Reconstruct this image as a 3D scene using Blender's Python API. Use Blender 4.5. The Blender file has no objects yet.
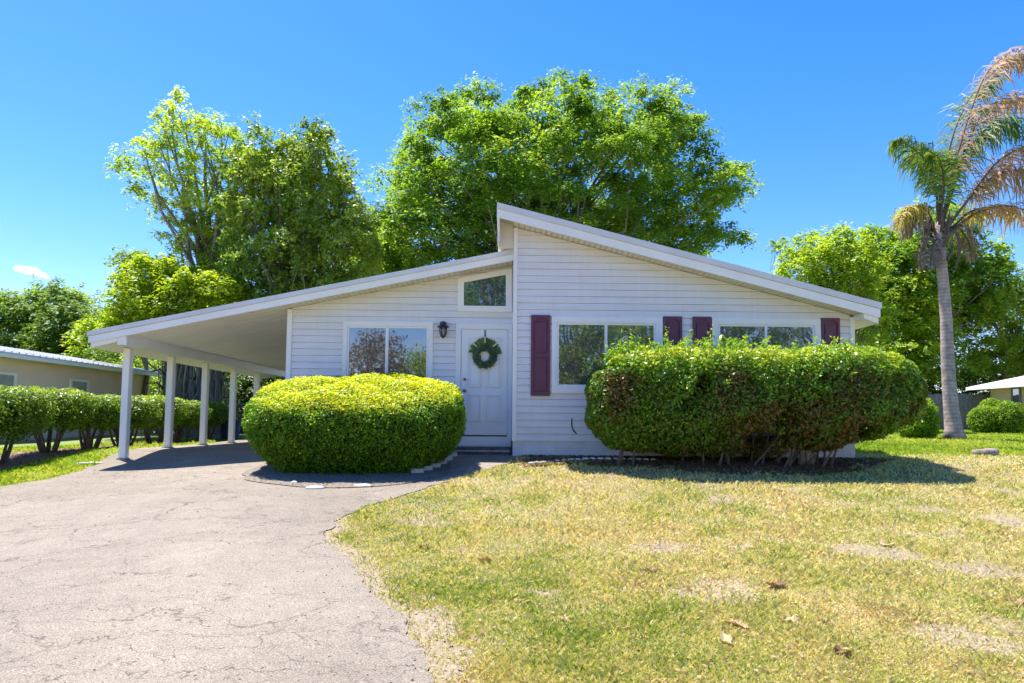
import bpy, bmesh, math, random
import numpy as np
from mathutils import Vector, Matrix
R = math.radians
random.seed(7)
rng = np.random.default_rng(11)
col = bpy.context.scene.collection
scn = bpy.context.scene

# ------------------------------------------------------------------ camera
CAM_Z = 1.6
cd = bpy.data.cameras.new('camera'); cam = bpy.data.objects.new('camera', cd); col.objects.link(cam)
cd.lens = 24; cd.sensor_width = 36; cd.shift_y = 0.0325; cd.clip_start = 0.05; cd.clip_end = 3000
cam.location = (0, 0, CAM_Z)
PITCH, YAW, ROLL = 3.9, 0.6, 0.5
CAMROT = Matrix.Rotation(R(-YAW), 3, 'Z') @ Matrix.Rotation(R(90 + PITCH), 3, 'X') @ Matrix.Rotation(R(ROLL), 3, 'Z')
cam.rotation_euler = CAMROT.to_euler()
scn.camera = cam
# ------------------------------------------------------------------ sky, sun, exposure
SUN_TRAVEL = Vector((0.30, -0.27, -1.0)).normalized()
EL = math.asin(-SUN_TRAVEL.z); AZ = math.atan2(-SUN_TRAVEL.x, -SUN_TRAVEL.y)
world = bpy.data.worlds.new("World"); scn.world = world; world.use_nodes = True
wn = world.node_tree.nodes; wl = world.node_tree.links
bg = wn['Background']
sky = wn.new('ShaderNodeTexSky'); sky.sky_type = 'NISHITA'; sky.sun_disc = False
sky.sun_elevation = EL; sky.sun_rotation = AZ
sky.altitude = 0; sky.air_density = 1.0; sky.dust_density = 0.25; sky.ozone_density = 4.0
hs = wn.new('ShaderNodeHueSaturation'); hs.inputs['Saturation'].default_value = 1.38
tn = wn.new('ShaderNodeMix'); tn.data_type = 'RGBA'; tn.blend_type = 'MULTIPLY'; tn.inputs[0].default_value = 1; tn.inputs[7].default_value = (1.0, .885, .955, 1)
wl.new(sky.outputs[0], tn.inputs[6]); wl.new(tn.outputs[2], hs.inputs['Color']); wl.new(hs.outputs[0], bg.inputs[0])
bg.inputs[1].default_value = 0.135
sd = bpy.data.lights.new('sun', 'SUN'); sd.energy = 5.0; sd.angle = R(0.53); sd.color = (1, 0.955, 0.88)
sun = bpy.data.objects.new('sun', sd); col.objects.link(sun); sun.location = (-20, 20, 60)
sun.rotation_euler = SUN_TRAVEL.to_track_quat('-Z', 'Y').to_euler()
scn.view_settings.view_transform = 'Standard'; scn.view_settings.look = 'None'
scn.view_settings.gamma = 1; scn.view_settings.exposure = 1.18
scn.view_settings.use_curve_mapping = False
scn.cycles.max_bounces = 10; scn.cycles.volume_bounces = 4; scn.cycles.transparent_max_bounces = 8

# ------------------------------------------------------------------ measuring helpers
def ray(px, py):
    d = Vector(((px - 512) / 683.0, (341.5 - py) / 683.0 + cd.shift_y * 1024 / 683.0, -1.0))
    return CAMROT @ d
def at(px, py, Y):
    d = ray(px, py); t = Y / d.y
    return Vector((d.x * t, Y, CAM_Z + d.z * t))
def AX(px, py, Y): return at(px, py, Y).x
def AZp(px, py, Y): return at(px, py, Y).z

HY = np.array([-80, -9, 0, 4, 8, 10.7, 12.0, 13.1, 20, 37, 60, 400.])
HZ = np.array([-1.75, -1.68, -1.62, -1.5, -1.12, -0.84, -0.66, -0.6, -0.6, -0.27, -0.1, 0.3]) + CAM_Z
def smooth(t):
    t = np.clip(t, 0, 1); return t * t * (3 - 2 * t)
def hf(x, y):
    x = np.asarray(x, float); y = np.asarray(y, float)
    z = np.interp(y, HY, HZ)
    for d, w in ((0.5, .25), (-.5, .25), (1., .25), (-1., .25)):
        pass
    z = 0.4 * z + 0.2 * (np.interp(y + .4, HY, HZ) + np.interp(y - .4, HY, HZ)) + 0.1 * (np.interp(y + .8, HY, HZ) + np.interp(y - .8, HY, HZ))
    lat = smooth((-3.0 - x) / 4.0)
    z = z - lat * (0.05 + 0.2 * smooth((14.6 - y) / 2.0)) - 0.1 * smooth((-7.9 - x) / 1.2) * smooth((40 - y) / 10)
    z = z + 0.012 * np.sin(x * 1.3 + 1) * np.sin(y * 0.9) * smooth((12 - y) / 3)
    return z
def h(x, y): return float(hf(x, y))
def G(px, py, off=0.0):
    """where the sight line meets the ground"""
    d = ray(px, py); t0 = 1.0; t1 = None
    for i in range(1, 2400):
        t = 1.0 + i * 0.05
        if CAM_Z + d.z * t < h(d.x * t, d.y * t): t1 = t; break
    if t1 is None: t1 = 60
    t0 = t1 - 0.05
    for _ in range(20):
        m = (t0 + t1) / 2
        if CAM_Z + d.z * m < h(d.x * m, d.y * m): t1 = m
        else: t0 = m
    return Vector((d.x * t1, d.y * t1, h(d.x * t1, d.y * t1) + off))

# ------------------------------------------------------------------ scene helpers
def tag(o, label=None, cat=None, group=None, kind=None):
    if label: o['label'] = label
    if cat: o['category'] = cat
    if group: o['group'] = group
    if kind: o['kind'] = kind
    return o
def empty(name, loc, label, cat, group=None, rz=0):
    o = bpy.data.objects.new(name, None); o.empty_display_size = .2
    col.objects.link(o); o.location = loc; o.rotation_euler.z = rz
    return tag(o, label, cat, group)
def link(name, me, mat, parent=None):
    o = bpy.data.objects.new(name, me); col.objects.link(o)
    if mat: me.materials.append(mat)
    if parent is not None:
        o.parent = parent
        o.matrix_parent_inverse = Matrix.Identity(4)
        # geometry is written in world space: bring it back to the root's frame
        r = parent; M = Matrix.Identity(4)
        while r is not None:
            M = Matrix.LocRotScale(r.location, r.rotation_euler, r.scale) @ M; r = r.parent
        me.transform(M.inverted())
    return o
def np_mesh(name, V, F, mat, parent=None, tint=None, smooth_=False):
    V = np.asarray(V, np.float32); F = np.asarray(F, np.int32); k = F.shape[1]
    me = bpy.data.meshes.new(name)
    me.vertices.add(len(V)); me.vertices.foreach_set('co', V.ravel())
    me.loops.add(F.size); me.loops.foreach_set('vertex_index', F.ravel())
    me.polygons.add(len(F)); me.polygons.foreach_set('loop_start', np.arange(0, F.size, k, dtype=np.int32))
    me.polygons.foreach_set('loop_total', np.full(len(F), k, dtype=np.int32))
    if smooth_: me.polygons.foreach_set('use_smooth', np.ones(len(F), bool))
    me.update(calc_edges=True)
    if tint is not None:
        a = me.attributes.new('tint', 'FLOAT', 'FACE'); a.data.foreach_set('value', np.asarray(tint, np.float32))
    return link(name, me, mat, parent)
class MB:
    def __init__(s): s.v = []; s.f = []
    def add(s, vs, fs):
        b = len(s.v); s.v += [tuple(v) for v in vs]; s.f += [tuple(b + i for i in f) for f in fs]; return s
    def box(s, x0, x1, y0, y1, z0, z1):
        vs = [(x, y, z) for z in (z0, z1) for y in (y0, y1) for x in (x0, x1)]
        return s.add(vs, [(0, 2, 3, 1), (4, 5, 7, 6), (0, 1, 5, 4), (2, 6, 7, 3), (0, 4, 6, 2), (1, 3, 7, 5)])
    def prism(s, poly, y0, y1):   # poly in XZ, counter-clockwise seen from -Y
        n = len(poly)
        vs = [(x, y0, z) for x, z in poly] + [(x, y1, z) for x, z in poly]
        return s.add(vs, [tuple(range(n)), tuple(range(2 * n - 1, n - 1, -1))] + [(i, i + n, (i + 1) % n + n, (i + 1) % n) for i in range(n)])
    def tube(s, pts, rad, n=8, cap=True):
        pts = [Vector(p) for p in pts]; b = len(s.v); m = len(pts)
        up = Vector((0, 0, 1))
        for i, p in enumerate(pts):
            t = (pts[min(i + 1, m - 1)] - pts[max(i - 1, 0)]).normalized()
            a = t.cross(Vector((0, 1, 0.1)) if abs(t.y) < .9 else Vector((1, 0, 0))).normalized(); c = t.cross(a)
            r = rad[i] if hasattr(rad, '__len__') else rad
            for k in range(n):
                th = 2 * math.pi * k / n
                s.v.append(tuple(p + (a * math.cos(th) + c * math.sin(th)) * r))
        for i in range(m - 1):
            for k in range(n):
                k2 = (k + 1) % n
                s.f.append((b + i * n + k, b + (i + 1) * n + k, b + (i + 1) * n + k2, b + i * n + k2))
        if cap:
            s.f.append(tuple(b + k for k in range(n))); s.f.append(tuple(b + (m - 1) * n + k for k in range(n - 1, -1, -1)))
        return s
    def lathe(s, cx, cy, prof, n=20):
        b = len(s.v)
        for r, z in prof:
            for k in range(n):
                th = 2 * math.pi * k / n; s.v.append((cx + r * math.cos(th), cy + r * math.sin(th), z))
        for i in range(len(prof) - 1):
            for k in range(n):
                k2 = (k + 1) % n
                s.f.append((b + i * n + k, b + i * n + k2, b + (i + 1) * n + k2, b + (i + 1) * n + k))
        s.f.append(tuple(b + k for k in range(n - 1, -1, -1))); s.f.append(tuple(b + (len(prof) - 1) * n + k for k in range(n)))
        return s
    def build(s, name, mat, parent=None, bevel=0, smooth_=False, jitter=0):
        me = bpy.data.meshes.new(name)
        me.from_pydata(s.v, [], s.f)
        bm = bmesh.new(); bm.from_mesh(me)
        bmesh.ops.recalc_face_normals(bm, faces=bm.faces)
        if bevel:
            es = [e for e in bm.edges if len(e.link_faces) == 2 and e.calc_face_angle(0) > .5]
            bmesh.ops.bevel(bm, geom=es, offset=bevel, segments=2, affect='EDGES', clamp_overlap=True)
        if smooth_:
            for f in bm.faces: f.smooth = True
        bm.to_mesh(me); bm.free()
        return link(name, me, mat, parent)

# ------------------------------------------------------------------ materials
def mat_new(name):
    m = bpy.data.materials.new(name); m.use_nodes = True
    nt = m.node_tree; return m, nt, nt.nodes, nt.links, nt.nodes['Principled BSDF']
def N(nodes, t, **kw):
    n = nodes.new(t)
    for k, v in kw.items():
        if k in n.inputs.keys(): n.inputs[k].default_value = v
        else: setattr(n, k, v)
    return n
def ramp(nodes, stops, interp='LINEAR'):
    r = nodes.new('ShaderNodeValToRGB'); e = r.color_ramp; e.interpolation = interp
    while len(e.elements) < len(stops): e.elements.new(.5)
    for el, (p, c) in zip(e.elements, stops): el.position = p; el.color = (*c, 1)
    return r
def simple(name, c, rough=.6, var=.12, scale=3., bump=0., bscale=60., metal=0, spec=.5):
    m, nt, nd, lk, p = mat_new(name)
    tc = N(nd, 'ShaderNodeTexCoord')
    n1 = N(nd, 'ShaderNodeTexNoise', Scale=scale, Detail=6.); lk.new(tc.outputs['Object'], n1.inputs['Vector'])
    a = [max(0, x * (1 - var)) for x in c]; b = [min(1, x * (1 + var)) for x in c]
    r = ramp(nd, [(.3, a), (.7, b)]); lk.new(n1.outputs[0], r.inputs[0]); lk.new(r.outputs[0], p.inputs['Base Color'])
    p.inputs['Roughness'].default_value = rough; p.inputs['Metallic'].default_value = metal
    p.inputs['Specular IOR Level'].default_value = spec
    if bump:
        n2 = N(nd, 'ShaderNodeTexNoise', Scale=bscale, Detail=4.); lk.new(tc.outputs['Object'], n2.inputs['Vector'])
        bp = N(nd, 'ShaderNodeBump', Strength=bump, Distance=.01); lk.new(n2.outputs[0], bp.inputs['Height']); lk.new(bp.outputs[0], p.inputs['Normal'])
    return m
def leafmat(name, stops, trans=.35, rough=.45, tcol=1.6):
    m, nt, nd, lk, p = mat_new(name)
    at_ = N(nd, 'ShaderNodeAttribute', attribute_name='tint')
    r = ramp(nd, stops); lk.new(at_.outputs['Fac'], r.inputs[0]); lk.new(r.outputs[0], p.inputs['Base Color'])
    p.inputs['Roughness'].default_value = rough; p.inputs['Specular IOR Level'].default_value = .35
    t = N(nd, 'ShaderNodeBsdfTranslucent')
    mx = N(nd, 'ShaderNodeMix', data_type='RGBA', blend_type='MULTIPLY'); mx.inputs[0].default_value = 1
    lk.new(r.outputs[0], mx.inputs[6]); mx.inputs[7].default_value = (tcol * 1.15, tcol, tcol * .45, 1); mx.clamp_result = False
    lk.new(mx.outputs[2], t.inputs[0])
    s = N(nd, 'ShaderNodeMixShader'); s.inputs[0].default_value = trans
    lk.new(p.outputs[0], s.inputs[1]); lk.new(t.outputs[0], s.inputs[2]); lk.new(s.outputs[0], nd['Material Output'].inputs[0])
    return m

M = {}
M['trim'] = simple('white_trim', (.86, .845, .81), .45, .04, 2)
M['fascia_top'] = simple('roof_edge_metal', (.66, .66, .68), .4, .06, 2)
M['foundation'] = simple('painted_block', (.66, .67, .70), .7, .12, 4, .3, 30)
M['core'] = simple('wall_sheathing', (.30, .30, .33), .8, .05)
M['door'] = simple('door_paint', (.80, .80, .81), .35, .03, 2)
M['roof'] = simple('roofing', (.5, .5, .5), .8, .15, 4, .4, 80)
M['burgundy'] = simple('burgundy_vinyl', (.135, .035, .072), .42, .08, 5, .15, 140)
M['black'] = simple('black_metal', (.015, .015, .017), .35, .1)
M['brass'] = simple('aged_brass', (.25, .17, .09), .3, .2, 9, metal=1)
M['step'] = simple('weathered_step', (.10, .095, .095), .85, .45, 9, .5, 60)
M['rubber'] = simple('black_rubber', (.02, .02, .02), .6)
M['blue'] = simple('blue_plastic', (.03, .045, .14), .45)
M['galv'] = simple('galvanised_wire', (.3, .31, .32), .4, .1, metal=.6)

def siding_mat(name, c):
    m, nt, nd, lk, p = mat_new(name)
    tc = N(nd, 'ShaderNodeTexCoord')
    mp = N(nd, 'ShaderNodeMapping'); mp.inputs['Scale'].default_value = (.6, 1, 5); lk.new(tc.outputs['Object'], mp.inputs[0])
    n1 = N(nd, 'ShaderNodeTexNoise', Scale=2., Detail=6.); lk.new(mp.outputs[0], n1.inputs['Vector'])
    r = ramp(nd, [(.3, [x * .94 for x in c]), (.7, [min(1, x * 1.05) for x in c])]); lk.new(n1.outputs[0], r.inputs[0]); mp3 = N(nd, 'ShaderNodeMapping'); mp3.inputs['Scale'].default_value = (7, 7, .8); lk.new(tc.outputs['Object'], mp3.inputs[0])
    n3 = N(nd, 'ShaderNodeTexNoise', Scale=1.6, Detail=7., Roughness=.7); lk.new(mp3.outputs[0], n3.inputs['Vector'])
    r3 = ramp(nd, [(.34, (.955, .945, .93)), (.6, (1, 1, 1))]); lk.new(n3.outputs[0], r3.inputs[0])
    m3 = N(nd, 'ShaderNodeMix', data_type='RGBA', blend_type='MULTIPLY'); m3.inputs[0].default_value = 1; lk.new(r.outputs[0], m3.inputs[6]); lk.new(r3.outputs[0], m3.inputs[7]); lk.new(m3.outputs[2], p.inputs['Base Color'])
    p.inputs['Roughness'].default_value = .5
    mp2 = N(nd, 'ShaderNodeMapping'); mp2.inputs['Scale'].default_value = (3, 3, 60); lk.new(tc.outputs['Object'], mp2.inputs[0])
    n2 = N(nd, 'ShaderNodeTexNoise', Scale=4., Detail=4.); lk.new(mp2.outputs[0], n2.inputs['Vector'])
    bp = N(nd, 'ShaderNodeBump', Strength=.15, Distance=.01); lk.new(n2.outputs[0], bp.inputs['Height']); lk.new(bp.outputs[0], p.inputs['Normal'])
    return m
M['siding'] = siding_mat('vinyl_siding', (.78, .76, .765))
M['ceiling'] = simple('ceiling_vinyl', (.86, .83, .79), .5, .04, 2)
M['soffit'] = simple('soffit_vinyl', (.72, .67, .60), .5, .05, 3)

def glass_mat():
    m, nt, nd, lk, p = mat_new('window_glass')
    p.inputs['Base Color'].default_value = (.035, .036, .036, 1); p.inputs['Roughness'].default_value = .35
    g = N(nd, 'ShaderNodeBsdfGlossy', Roughness=.015); g.inputs[0].default_value = (.95, .97, 1, 1)
    tc = N(nd, 'ShaderNodeTexCoord'); n = N(nd, 'ShaderNodeTexNoise', Scale=1.2, Detail=2.); lk.new(tc.outputs['Object'], n.inputs['Vector'])
    bp = N(nd, 'ShaderNodeBump', Strength=.06, Distance=.05); lk.new(n.outputs[0], bp.inputs['Height']); lk.new(bp.outputs[0], g.inputs['Normal'])
    s = N(nd, 'ShaderNodeMixShader'); s.inputs[0].default_value = .25
    lk.new(p.outputs[0], s.inputs[1]); lk.new(g.outputs[0], s.inputs[2]); lk.new(s.outputs[0], nd['Material Output'].inputs[0])
    return m
M['glass'] = glass_mat()

def ground_mat():
    m, nt, nd, lk, p = mat_new('lawn_soil')
    tc = N(nd, 'ShaderNodeTexCoord')
    n1 = N(nd, 'ShaderNodeTexNoise', Scale=.6, Detail=8., Roughness=.65); lk.new(tc.outputs['Object'], n1.inputs['Vector'])
    n2 = N(nd, 'ShaderNodeTexNoise', Scale=28., Detail=6., Roughness=.7); lk.new(tc.outputs['Object'], n2.inputs['Vector'])
    a = ramp(nd, [(.35, (.22, .18, .09)), (.55, (.30, .235, .14)), (.72, (.42, .33, .24))]); lk.new(n1.outputs[0], a.inputs[0])
    b = ramp(nd, [(.35, (.35, .33, .3)), (.62, (1.25, 1.22, 1.2))]); lk.new(n2.outputs[0], b.inputs[0])
    mx = N(nd, 'ShaderNodeMix', data_type='RGBA', blend_type='MULTIPLY'); mx.inputs[0].default_value = 1
    lk.new(a.outputs[0], mx.inputs[6]); lk.new(b.outputs[0], mx.inputs[7])
    # greener ground away from the worn front lawn
    sp = N(nd, 'ShaderNodeSeparateXYZ'); lk.new(tc.outputs['Object'], sp.inputs[0])
    mr = N(nd, 'ShaderNodeMapRange'); mr.inputs[1].default_value = 11.5; mr.inputs[2].default_value = 15; lk.new(sp.outputs[1], mr.inputs[0])
    mr2 = N(nd, 'ShaderNodeMapRange'); mr2.inputs[1].default_value = -5; mr2.inputs[2].default_value = -7; lk.new(sp.outputs[0], mr2.inputs[0])
    mm = N(nd, 'ShaderNodeMath', operation='MAXIMUM'); lk.new(mr.outputs[0], mm.inputs[0]); lk.new(mr2.outputs[0], mm.inputs[1])
    g = N(nd, 'ShaderNodeMix', data_type='RGBA', blend_type='MIX'); lk.new(mm.outputs[0], g.inputs[0])
    lk.new(mx.outputs[2], g.inputs[6])
    gr = ramp(nd, [(.3, (.10, .15, .03)), (.6, (.20, .26, .06)), (.8, (.30, .28, .12))]); lk.new(n2.outputs[0], gr.inputs[0]); lk.new(gr.outputs[0], g.inputs[7])
    wa = N(nd, 'ShaderNodeAttribute', attribute_name='worn')
    ns = N(nd, 'ShaderNodeTexNoise', Scale=5., Detail=8., Roughness=.7); lk.new(tc.outputs['Object'], ns.inputs['Vector'])
    sm = N(nd, 'ShaderNodeMath', operation='MULTIPLY_ADD'); lk.new(ns.outputs[0], sm.inputs[0]); sm.inputs[1].default_value = 1.6; sm.inputs[2].default_value = -.95
    s2 = N(nd, 'ShaderNodeMath', operation='MULTIPLY_ADD'); lk.new(wa.outputs['Fac'], s2.inputs[0]); s2.inputs[1].default_value = 1.5; lk.new(sm.outputs[0], s2.inputs[2]); s2.use_clamp = True
    sr = ramp(nd, [(.3, (.16, .118, .08)), (.5, (.27, .208, .146)), (.68, (.37, .295, .215))]); lk.new(n2.outputs[0], sr.inputs[0])
    g2 = N(nd, 'ShaderNodeMix', data_type='RGBA', blend_type='MIX'); lk.new(s2.outputs[0], g2.inputs[0]); lk.new(g.outputs[2], g2.inputs[6]); lk.new(sr.outputs[0], g2.inputs[7])
    lk.new(g2.outputs[2], p.inputs['Base Color']); p.inputs['Roughness'].default_value = .95
    bp = N(nd, 'ShaderNodeBump', Strength=.6, Distance=.02); lk.new(n2.outputs[0], bp.inputs['Height']); lk.new(bp.outputs[0], p.inputs['Normal'])
    return m
M['ground'] = ground_mat()

def drive_mat():
    m, nt, nd, lk, p = mat_new('worn_asphalt')
    tc = N(nd, 'ShaderNodeTexCoord')
    def noise(s, d=6., r=.6, vec=None):
        n = N(nd, 'ShaderNodeTexNoise', Scale=s, Detail=d, Roughness=r); lk.new(vec or tc.outputs['Object'], n.inputs['Vector']); return n
    big = noise(.55, 7, .6); fine = noise(95, 3, .8); mid = noise(6, 6, .65)
    a = ramp(nd, [(.3, (.205, .172, .135)), (.5, (.247, .207, .163)), (.7, (.30, .252, .198))]); lk.new(big.outputs[0], a.inputs[0])
    b = ramp(nd, [(.33, (.22, .22, .23)), (.44, (.82, .82, .82)), (.56, (1.1, 1.1, 1.1)), (.68, (1.75, 1.72, 1.68))]); lk.new(fine.outputs[0], b.inputs[0])
    mx = N(nd, 'ShaderNodeMix', data_type='RGBA', blend_type='MULTIPLY'); mx.inputs[0].default_value = 1
    lk.new(a.outputs[0], mx.inputs[6]); lk.new(b.outputs[0], mx.inputs[7])
    c = ramp(nd, [(.35, (.90, .90, .90)), (.7, (1.07, 1.06, 1.05))]); lk.new(mid.outputs[0], c.inputs[0])
    mx2 = N(nd, 'ShaderNodeMix', data_type='RGBA', blend_type='MULTIPLY'); mx2.inputs[0].default_value = 1
    lk.new(mx.outputs[2], mx2.inputs[6]); lk.new(c.outputs[0], mx2.inputs[7])
    # cracks: distance to the edges of warped cells, only where a mask lets them through
    wv = noise(2.0, 4, .62); sc = N(nd, 'ShaderNodeVectorMath', operation='SCALE'); sc.inputs['Scale'].default_value = .75
    lk.new(wv.outputs['Color'], sc.inputs[0])
    ad = N(nd, 'ShaderNodeVectorMath', operation='ADD'); lk.new(tc.outputs['Object'], ad.inputs[0]); lk.new(sc.outputs[0], ad.inputs[1])
    mp = N(nd, 'ShaderNodeMapping'); mp.inputs['Scale'].default_value = (.38, 1.15, 1); mp.inputs['Rotation'].default_value = (0, 0, R(-14)); lk.new(ad.outputs[0], mp.inputs[0])
    cr = []
    for s, w in ((.95, .009), (2.3, .014)):
        v = N(nd, 'ShaderNodeTexVoronoi', feature='DISTANCE_TO_EDGE', Scale=s); lk.new(mp.outputs[0], v.inputs['Vector'])
        q = N(nd, 'ShaderNodeMapRange'); q.inputs[1].default_value = 0; q.inputs[2].default_value = w; q.inputs[3].default_value = 1; q.inputs[4].default_value = 0
        lk.new(v.outputs[0], q.inputs[0]); cr.append(q)
    mk = noise(.8, 4); mkr = N(nd, 'ShaderNodeMapRange'); mkr.inputs[1].default_value = .43; mkr.inputs[2].default_value = .56; lk.new(mk.outputs[0], mkr.inputs[0])
    k2 = N(nd, 'ShaderNodeMath', operation='MULTIPLY'); lk.new(cr[1].outputs[0], k2.inputs[0]); lk.new(mkr.outputs[0], k2.inputs[1])
    mk3 = noise(1.7, 3); mkr3 = N(nd, 'ShaderNodeMapRange'); mkr3.inputs[1].default_value = .34; mkr3.inputs[2].default_value = .5; lk.new(mk3.outputs[0], mkr3.inputs[0])
    k1 = N(nd, 'ShaderNodeMath', operation='MULTIPLY'); lk.new(cr[0].outputs[0], k1.inputs[0]); lk.new(mkr3.outputs[0], k1.inputs[1])
    k = N(nd, 'ShaderNodeMath', operation='MAXIMUM'); lk.new(k1.outputs[0], k.inputs[0]); lk.new(k2.outputs[0], k.inputs[1])
    k9 = N(nd, 'ShaderNodeMath', operation='MULTIPLY'); k9.inputs[1].default_value = .9; lk.new(k.outputs[0], k9.inputs[0])
    dk = N(nd, 'ShaderNodeMix', data_type='RGBA'); lk.new(k9.outputs[0], dk.inputs[0]); lk.new(mx2.outputs[2], dk.inputs[6]); dk.inputs[7].default_value = (.07, .055, .045, 1)
    lk.new(dk.outputs[2], p.inputs['Base Color']); p.inputs['Roughness'].default_value = .9; p.inputs['Specular IOR Level'].default_value = .25
    hsum = N(nd, 'ShaderNodeMath', operation='SUBTRACT'); lk.new(fine.outputs[0], hsum.inputs[0]); lk.new(k.outputs[0], hsum.inputs[1])
    bp = N(nd, 'ShaderNodeBump', Strength=.4, Distance=.008); lk.new(hsum.outputs[0], bp.inputs['Height']); lk.new(bp.outputs[0], p.inputs['Normal'])
    return m
M['drive'] = drive_mat()
def speckle(name, stops, s=40., bump=.8, dist=.02):
    m, nt, nd, lk, p = mat_new(name)
    tc = N(nd, 'ShaderNodeTexCoord'); n = N(nd, 'ShaderNodeTexNoise', Scale=s, Detail=8., Roughness=.75); lk.new(tc.outputs['Object'], n.inputs['Vector'])
    r = ramp(nd, stops); lk.new(n.outputs[0], r.inputs[0]); lk.new(r.outputs[0], p.inputs['Base Color']); p.inputs['Roughness'].default_value = .95
    bp = N(nd, 'ShaderNodeBump', Strength=bump, Distance=dist); lk.new(n.outputs[0], bp.inputs['Height']); lk.new(bp.outputs[0], p.inputs['Normal'])
    return m
M['mulch'] = speckle('mulch', [(.3, (.11, .065, .045)), (.5, (.27, .17, .115)), (.7, (.48, .33, .23))], 30)
M['dirt'] = speckle('bed_dirt', [(.3, (.09, .072, .056)), (.5, (.185, .155, .125)), (.7, (.32, .275, .23))], 22)
M['sand'] = speckle('sandy_edge', [(.3, (.20, .165, .13)), (.5, (.29, .245, .20)), (.7, (.40, .34, .28))], 26, .5, .01)
M['bark'] = speckle('bark', [(.3, (.10, .085, .07)), (.5, (.19, .165, .14)), (.7, (.30, .27, .23))], 9, 1, .04)
M['barklight'] = speckle('light_bark', [(.3, (.14, .12, .10)), (.5, (.24, .21, .18)), (.7, (.36, .33, .30))], 9, 1, .03)
M['stone'] = simple('white_stone', (.62, .60, .58), .8, .2, 7, .6, 30)
M['rock'] = simple('brown_rock', (.25, .2, .17), .9, .4, 6, .8, 18)
M['concrete'] = simple('pale_concrete', (.42, .40, .37), .85, .25, 8, .6, 50)
M['fence'] = speckle('weathered_fence', [(.3, (.13, .12, .125)), (.5, (.19, .18, .185)), (.7, (.26, .24, .24))], 6, .3)
M['tanwall'] = simple('tan_stucco', (.82, .63, .52), .8, .05, 1.5, .2, 50)
M['yellowwall'] = simple('yellow_stucco', (.58, .43, .22), .8, .06, 1.5)
M['metalroof'] = simple('white_metal_roof', (.70, .68, .67), .4, .06, 3)
M['blinds'] = simple('window_blinds', (.36, .38, .36), .5, .1, 5)
M['moss'] = leafmat('spanish_moss', [(0, (.15, .14, .12)), (.5, (.27, .255, .22)), (1, (.42, .39, .34))], .3, .8, 1.0)
# ------------------------------------------------------------------ ground, driveway, beds
def sheet(name, ys, xl, xr, off, mat, nx=40, jit=0, label=None, kind='structure'):
    ys = np.asarray(ys); nY = len(ys); V = []
    for j, y in enumerate(ys):
        a = xl[j] ; b = xr[j]
        xs = np.linspace(a, b, nx); V.append(np.stack([xs, np.full(nx, y), hf(xs, np.full(nx, y)) + off], 1))
    V = np.concatenate(V)
    i = np.arange(nx - 1); F = []
    for j in range(nY - 1):
        b = j * nx
        F.append(np.stack([b + i, b + i + 1, b + nx + i + 1, b + nx + i], 1))
    o = np_mesh(name, V, np.concatenate(F), mat, None, smooth_=True)
    o['kind'] = kind
    return o
gx = np.unique(np.concatenate([np.linspace(-400, -20, 20), np.arange(-20, 24, .2), np.linspace(24, 400, 20)]))
gy = np.unique(np.concatenate([np.linspace(-150, -8, 14), np.arange(-8, 42, .2), np.linspace(42, 700, 24)]))
XX, YY = np.meshgrid(gx, gy); nx_ = len(gx)
V = np.stack([XX.ravel(), YY.ravel(), hf(XX.ravel(), YY.ravel())], 1)
jj, ii = np.meshgrid(np.arange(len(gy) - 1), np.arange(nx_ - 1), indexing='ij'); b_ = (jj * nx_ + ii).ravel()
ground = np_mesh('ground', V, np.stack([b_, b_ + 1, b_ + nx_ + 1, b_ + nx_], 1), M['ground'], smooth_=True); ground['kind'] = 'structure'
GXY = (XX.ravel(), YY.ravel())

def n1d(t, seed, s):   # smooth 1-D noise
    r = np.random.default_rng(seed); tab = r.uniform(-1, 1, 4096)
    u = np.asarray(t) * s + 1000; i = np.floor(u).astype(int); f = u - i; f = f * f * (3 - 2 * f)
    return tab[i % 4096] * (1 - f) + tab[(i + 1) % 4096] * f
def n2d(x, y, seed, s):
    r = np.random.default_rng(seed); tab = r.uniform(-1, 1, (128, 128))
    u = np.asarray(x) * s + 640; v = np.asarray(y) * s + 640; i = np.floor(u).astype(int); j = np.floor(v).astype(int)
    f = u - i; g = v - j; f = f * f * (3 - 2 * f); g = g * g * (3 - 2 * g); i %= 128; j %= 128; i1 = (i + 1) % 128; j1 = (j + 1) % 128
    return (tab[i, j] * (1 - f) + tab[i1, j] * f) * (1 - g) + (tab[i, j1] * (1 - f) + tab[i1, j1] * f) * g

right_px = [(517, 455), (512, 462), (497, 467), (470, 477), (430, 487), (398, 497), (360, 509), (333, 523), (324, 536), (336, 552), (362, 575), (384, 600), (402, 625), (416, 650), (432, 683), (442, 720)]
left_px = [(0, 487), (40, 481), (78, 472), (92, 466), (104, 461)]
RP = [G(*p) for p in right_px]; LP = [G(*p) for p in left_px]
ry = np.array([p.y for p in RP][::-1]); rx = np.array([p.x for p in RP][::-1])
ry = np.concatenate([[-9, 1.5], ry]); rx = np.concatenate([[.9, .2], rx])
edge_ly = np.array([-9, 8, 9.8] + [p.y for p in LP] + [13.1, 24]); edge_lx = np.array([-10.5, -10.5, -9.3] + [p.x for p in LP] + [-7.75, -7.75])
def drive_right(y):
    y = np.asarray(y, float)
    return np.interp(y, ry, rx) + .05 * n1d(y, 3, 3) + .03 * n1d(y, 4, 9) + .018 * n1d(y, 5, 30)
def drive_left(y):
    y = np.asarray(y, float)
    return np.interp(y, edge_ly, edge_lx) + .05 * n1d(y, 6, 3) + .03 * n1d(y, 7, 11)
ys = np.arange(-9, 24, .06)
xr = np.where(ys > 12.46, np.where(ys > 12.9, -4.2, .15), drive_right(ys))
sheet('driveway', ys, drive_left(ys), xr, .012, M['drive'], 60)
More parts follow.
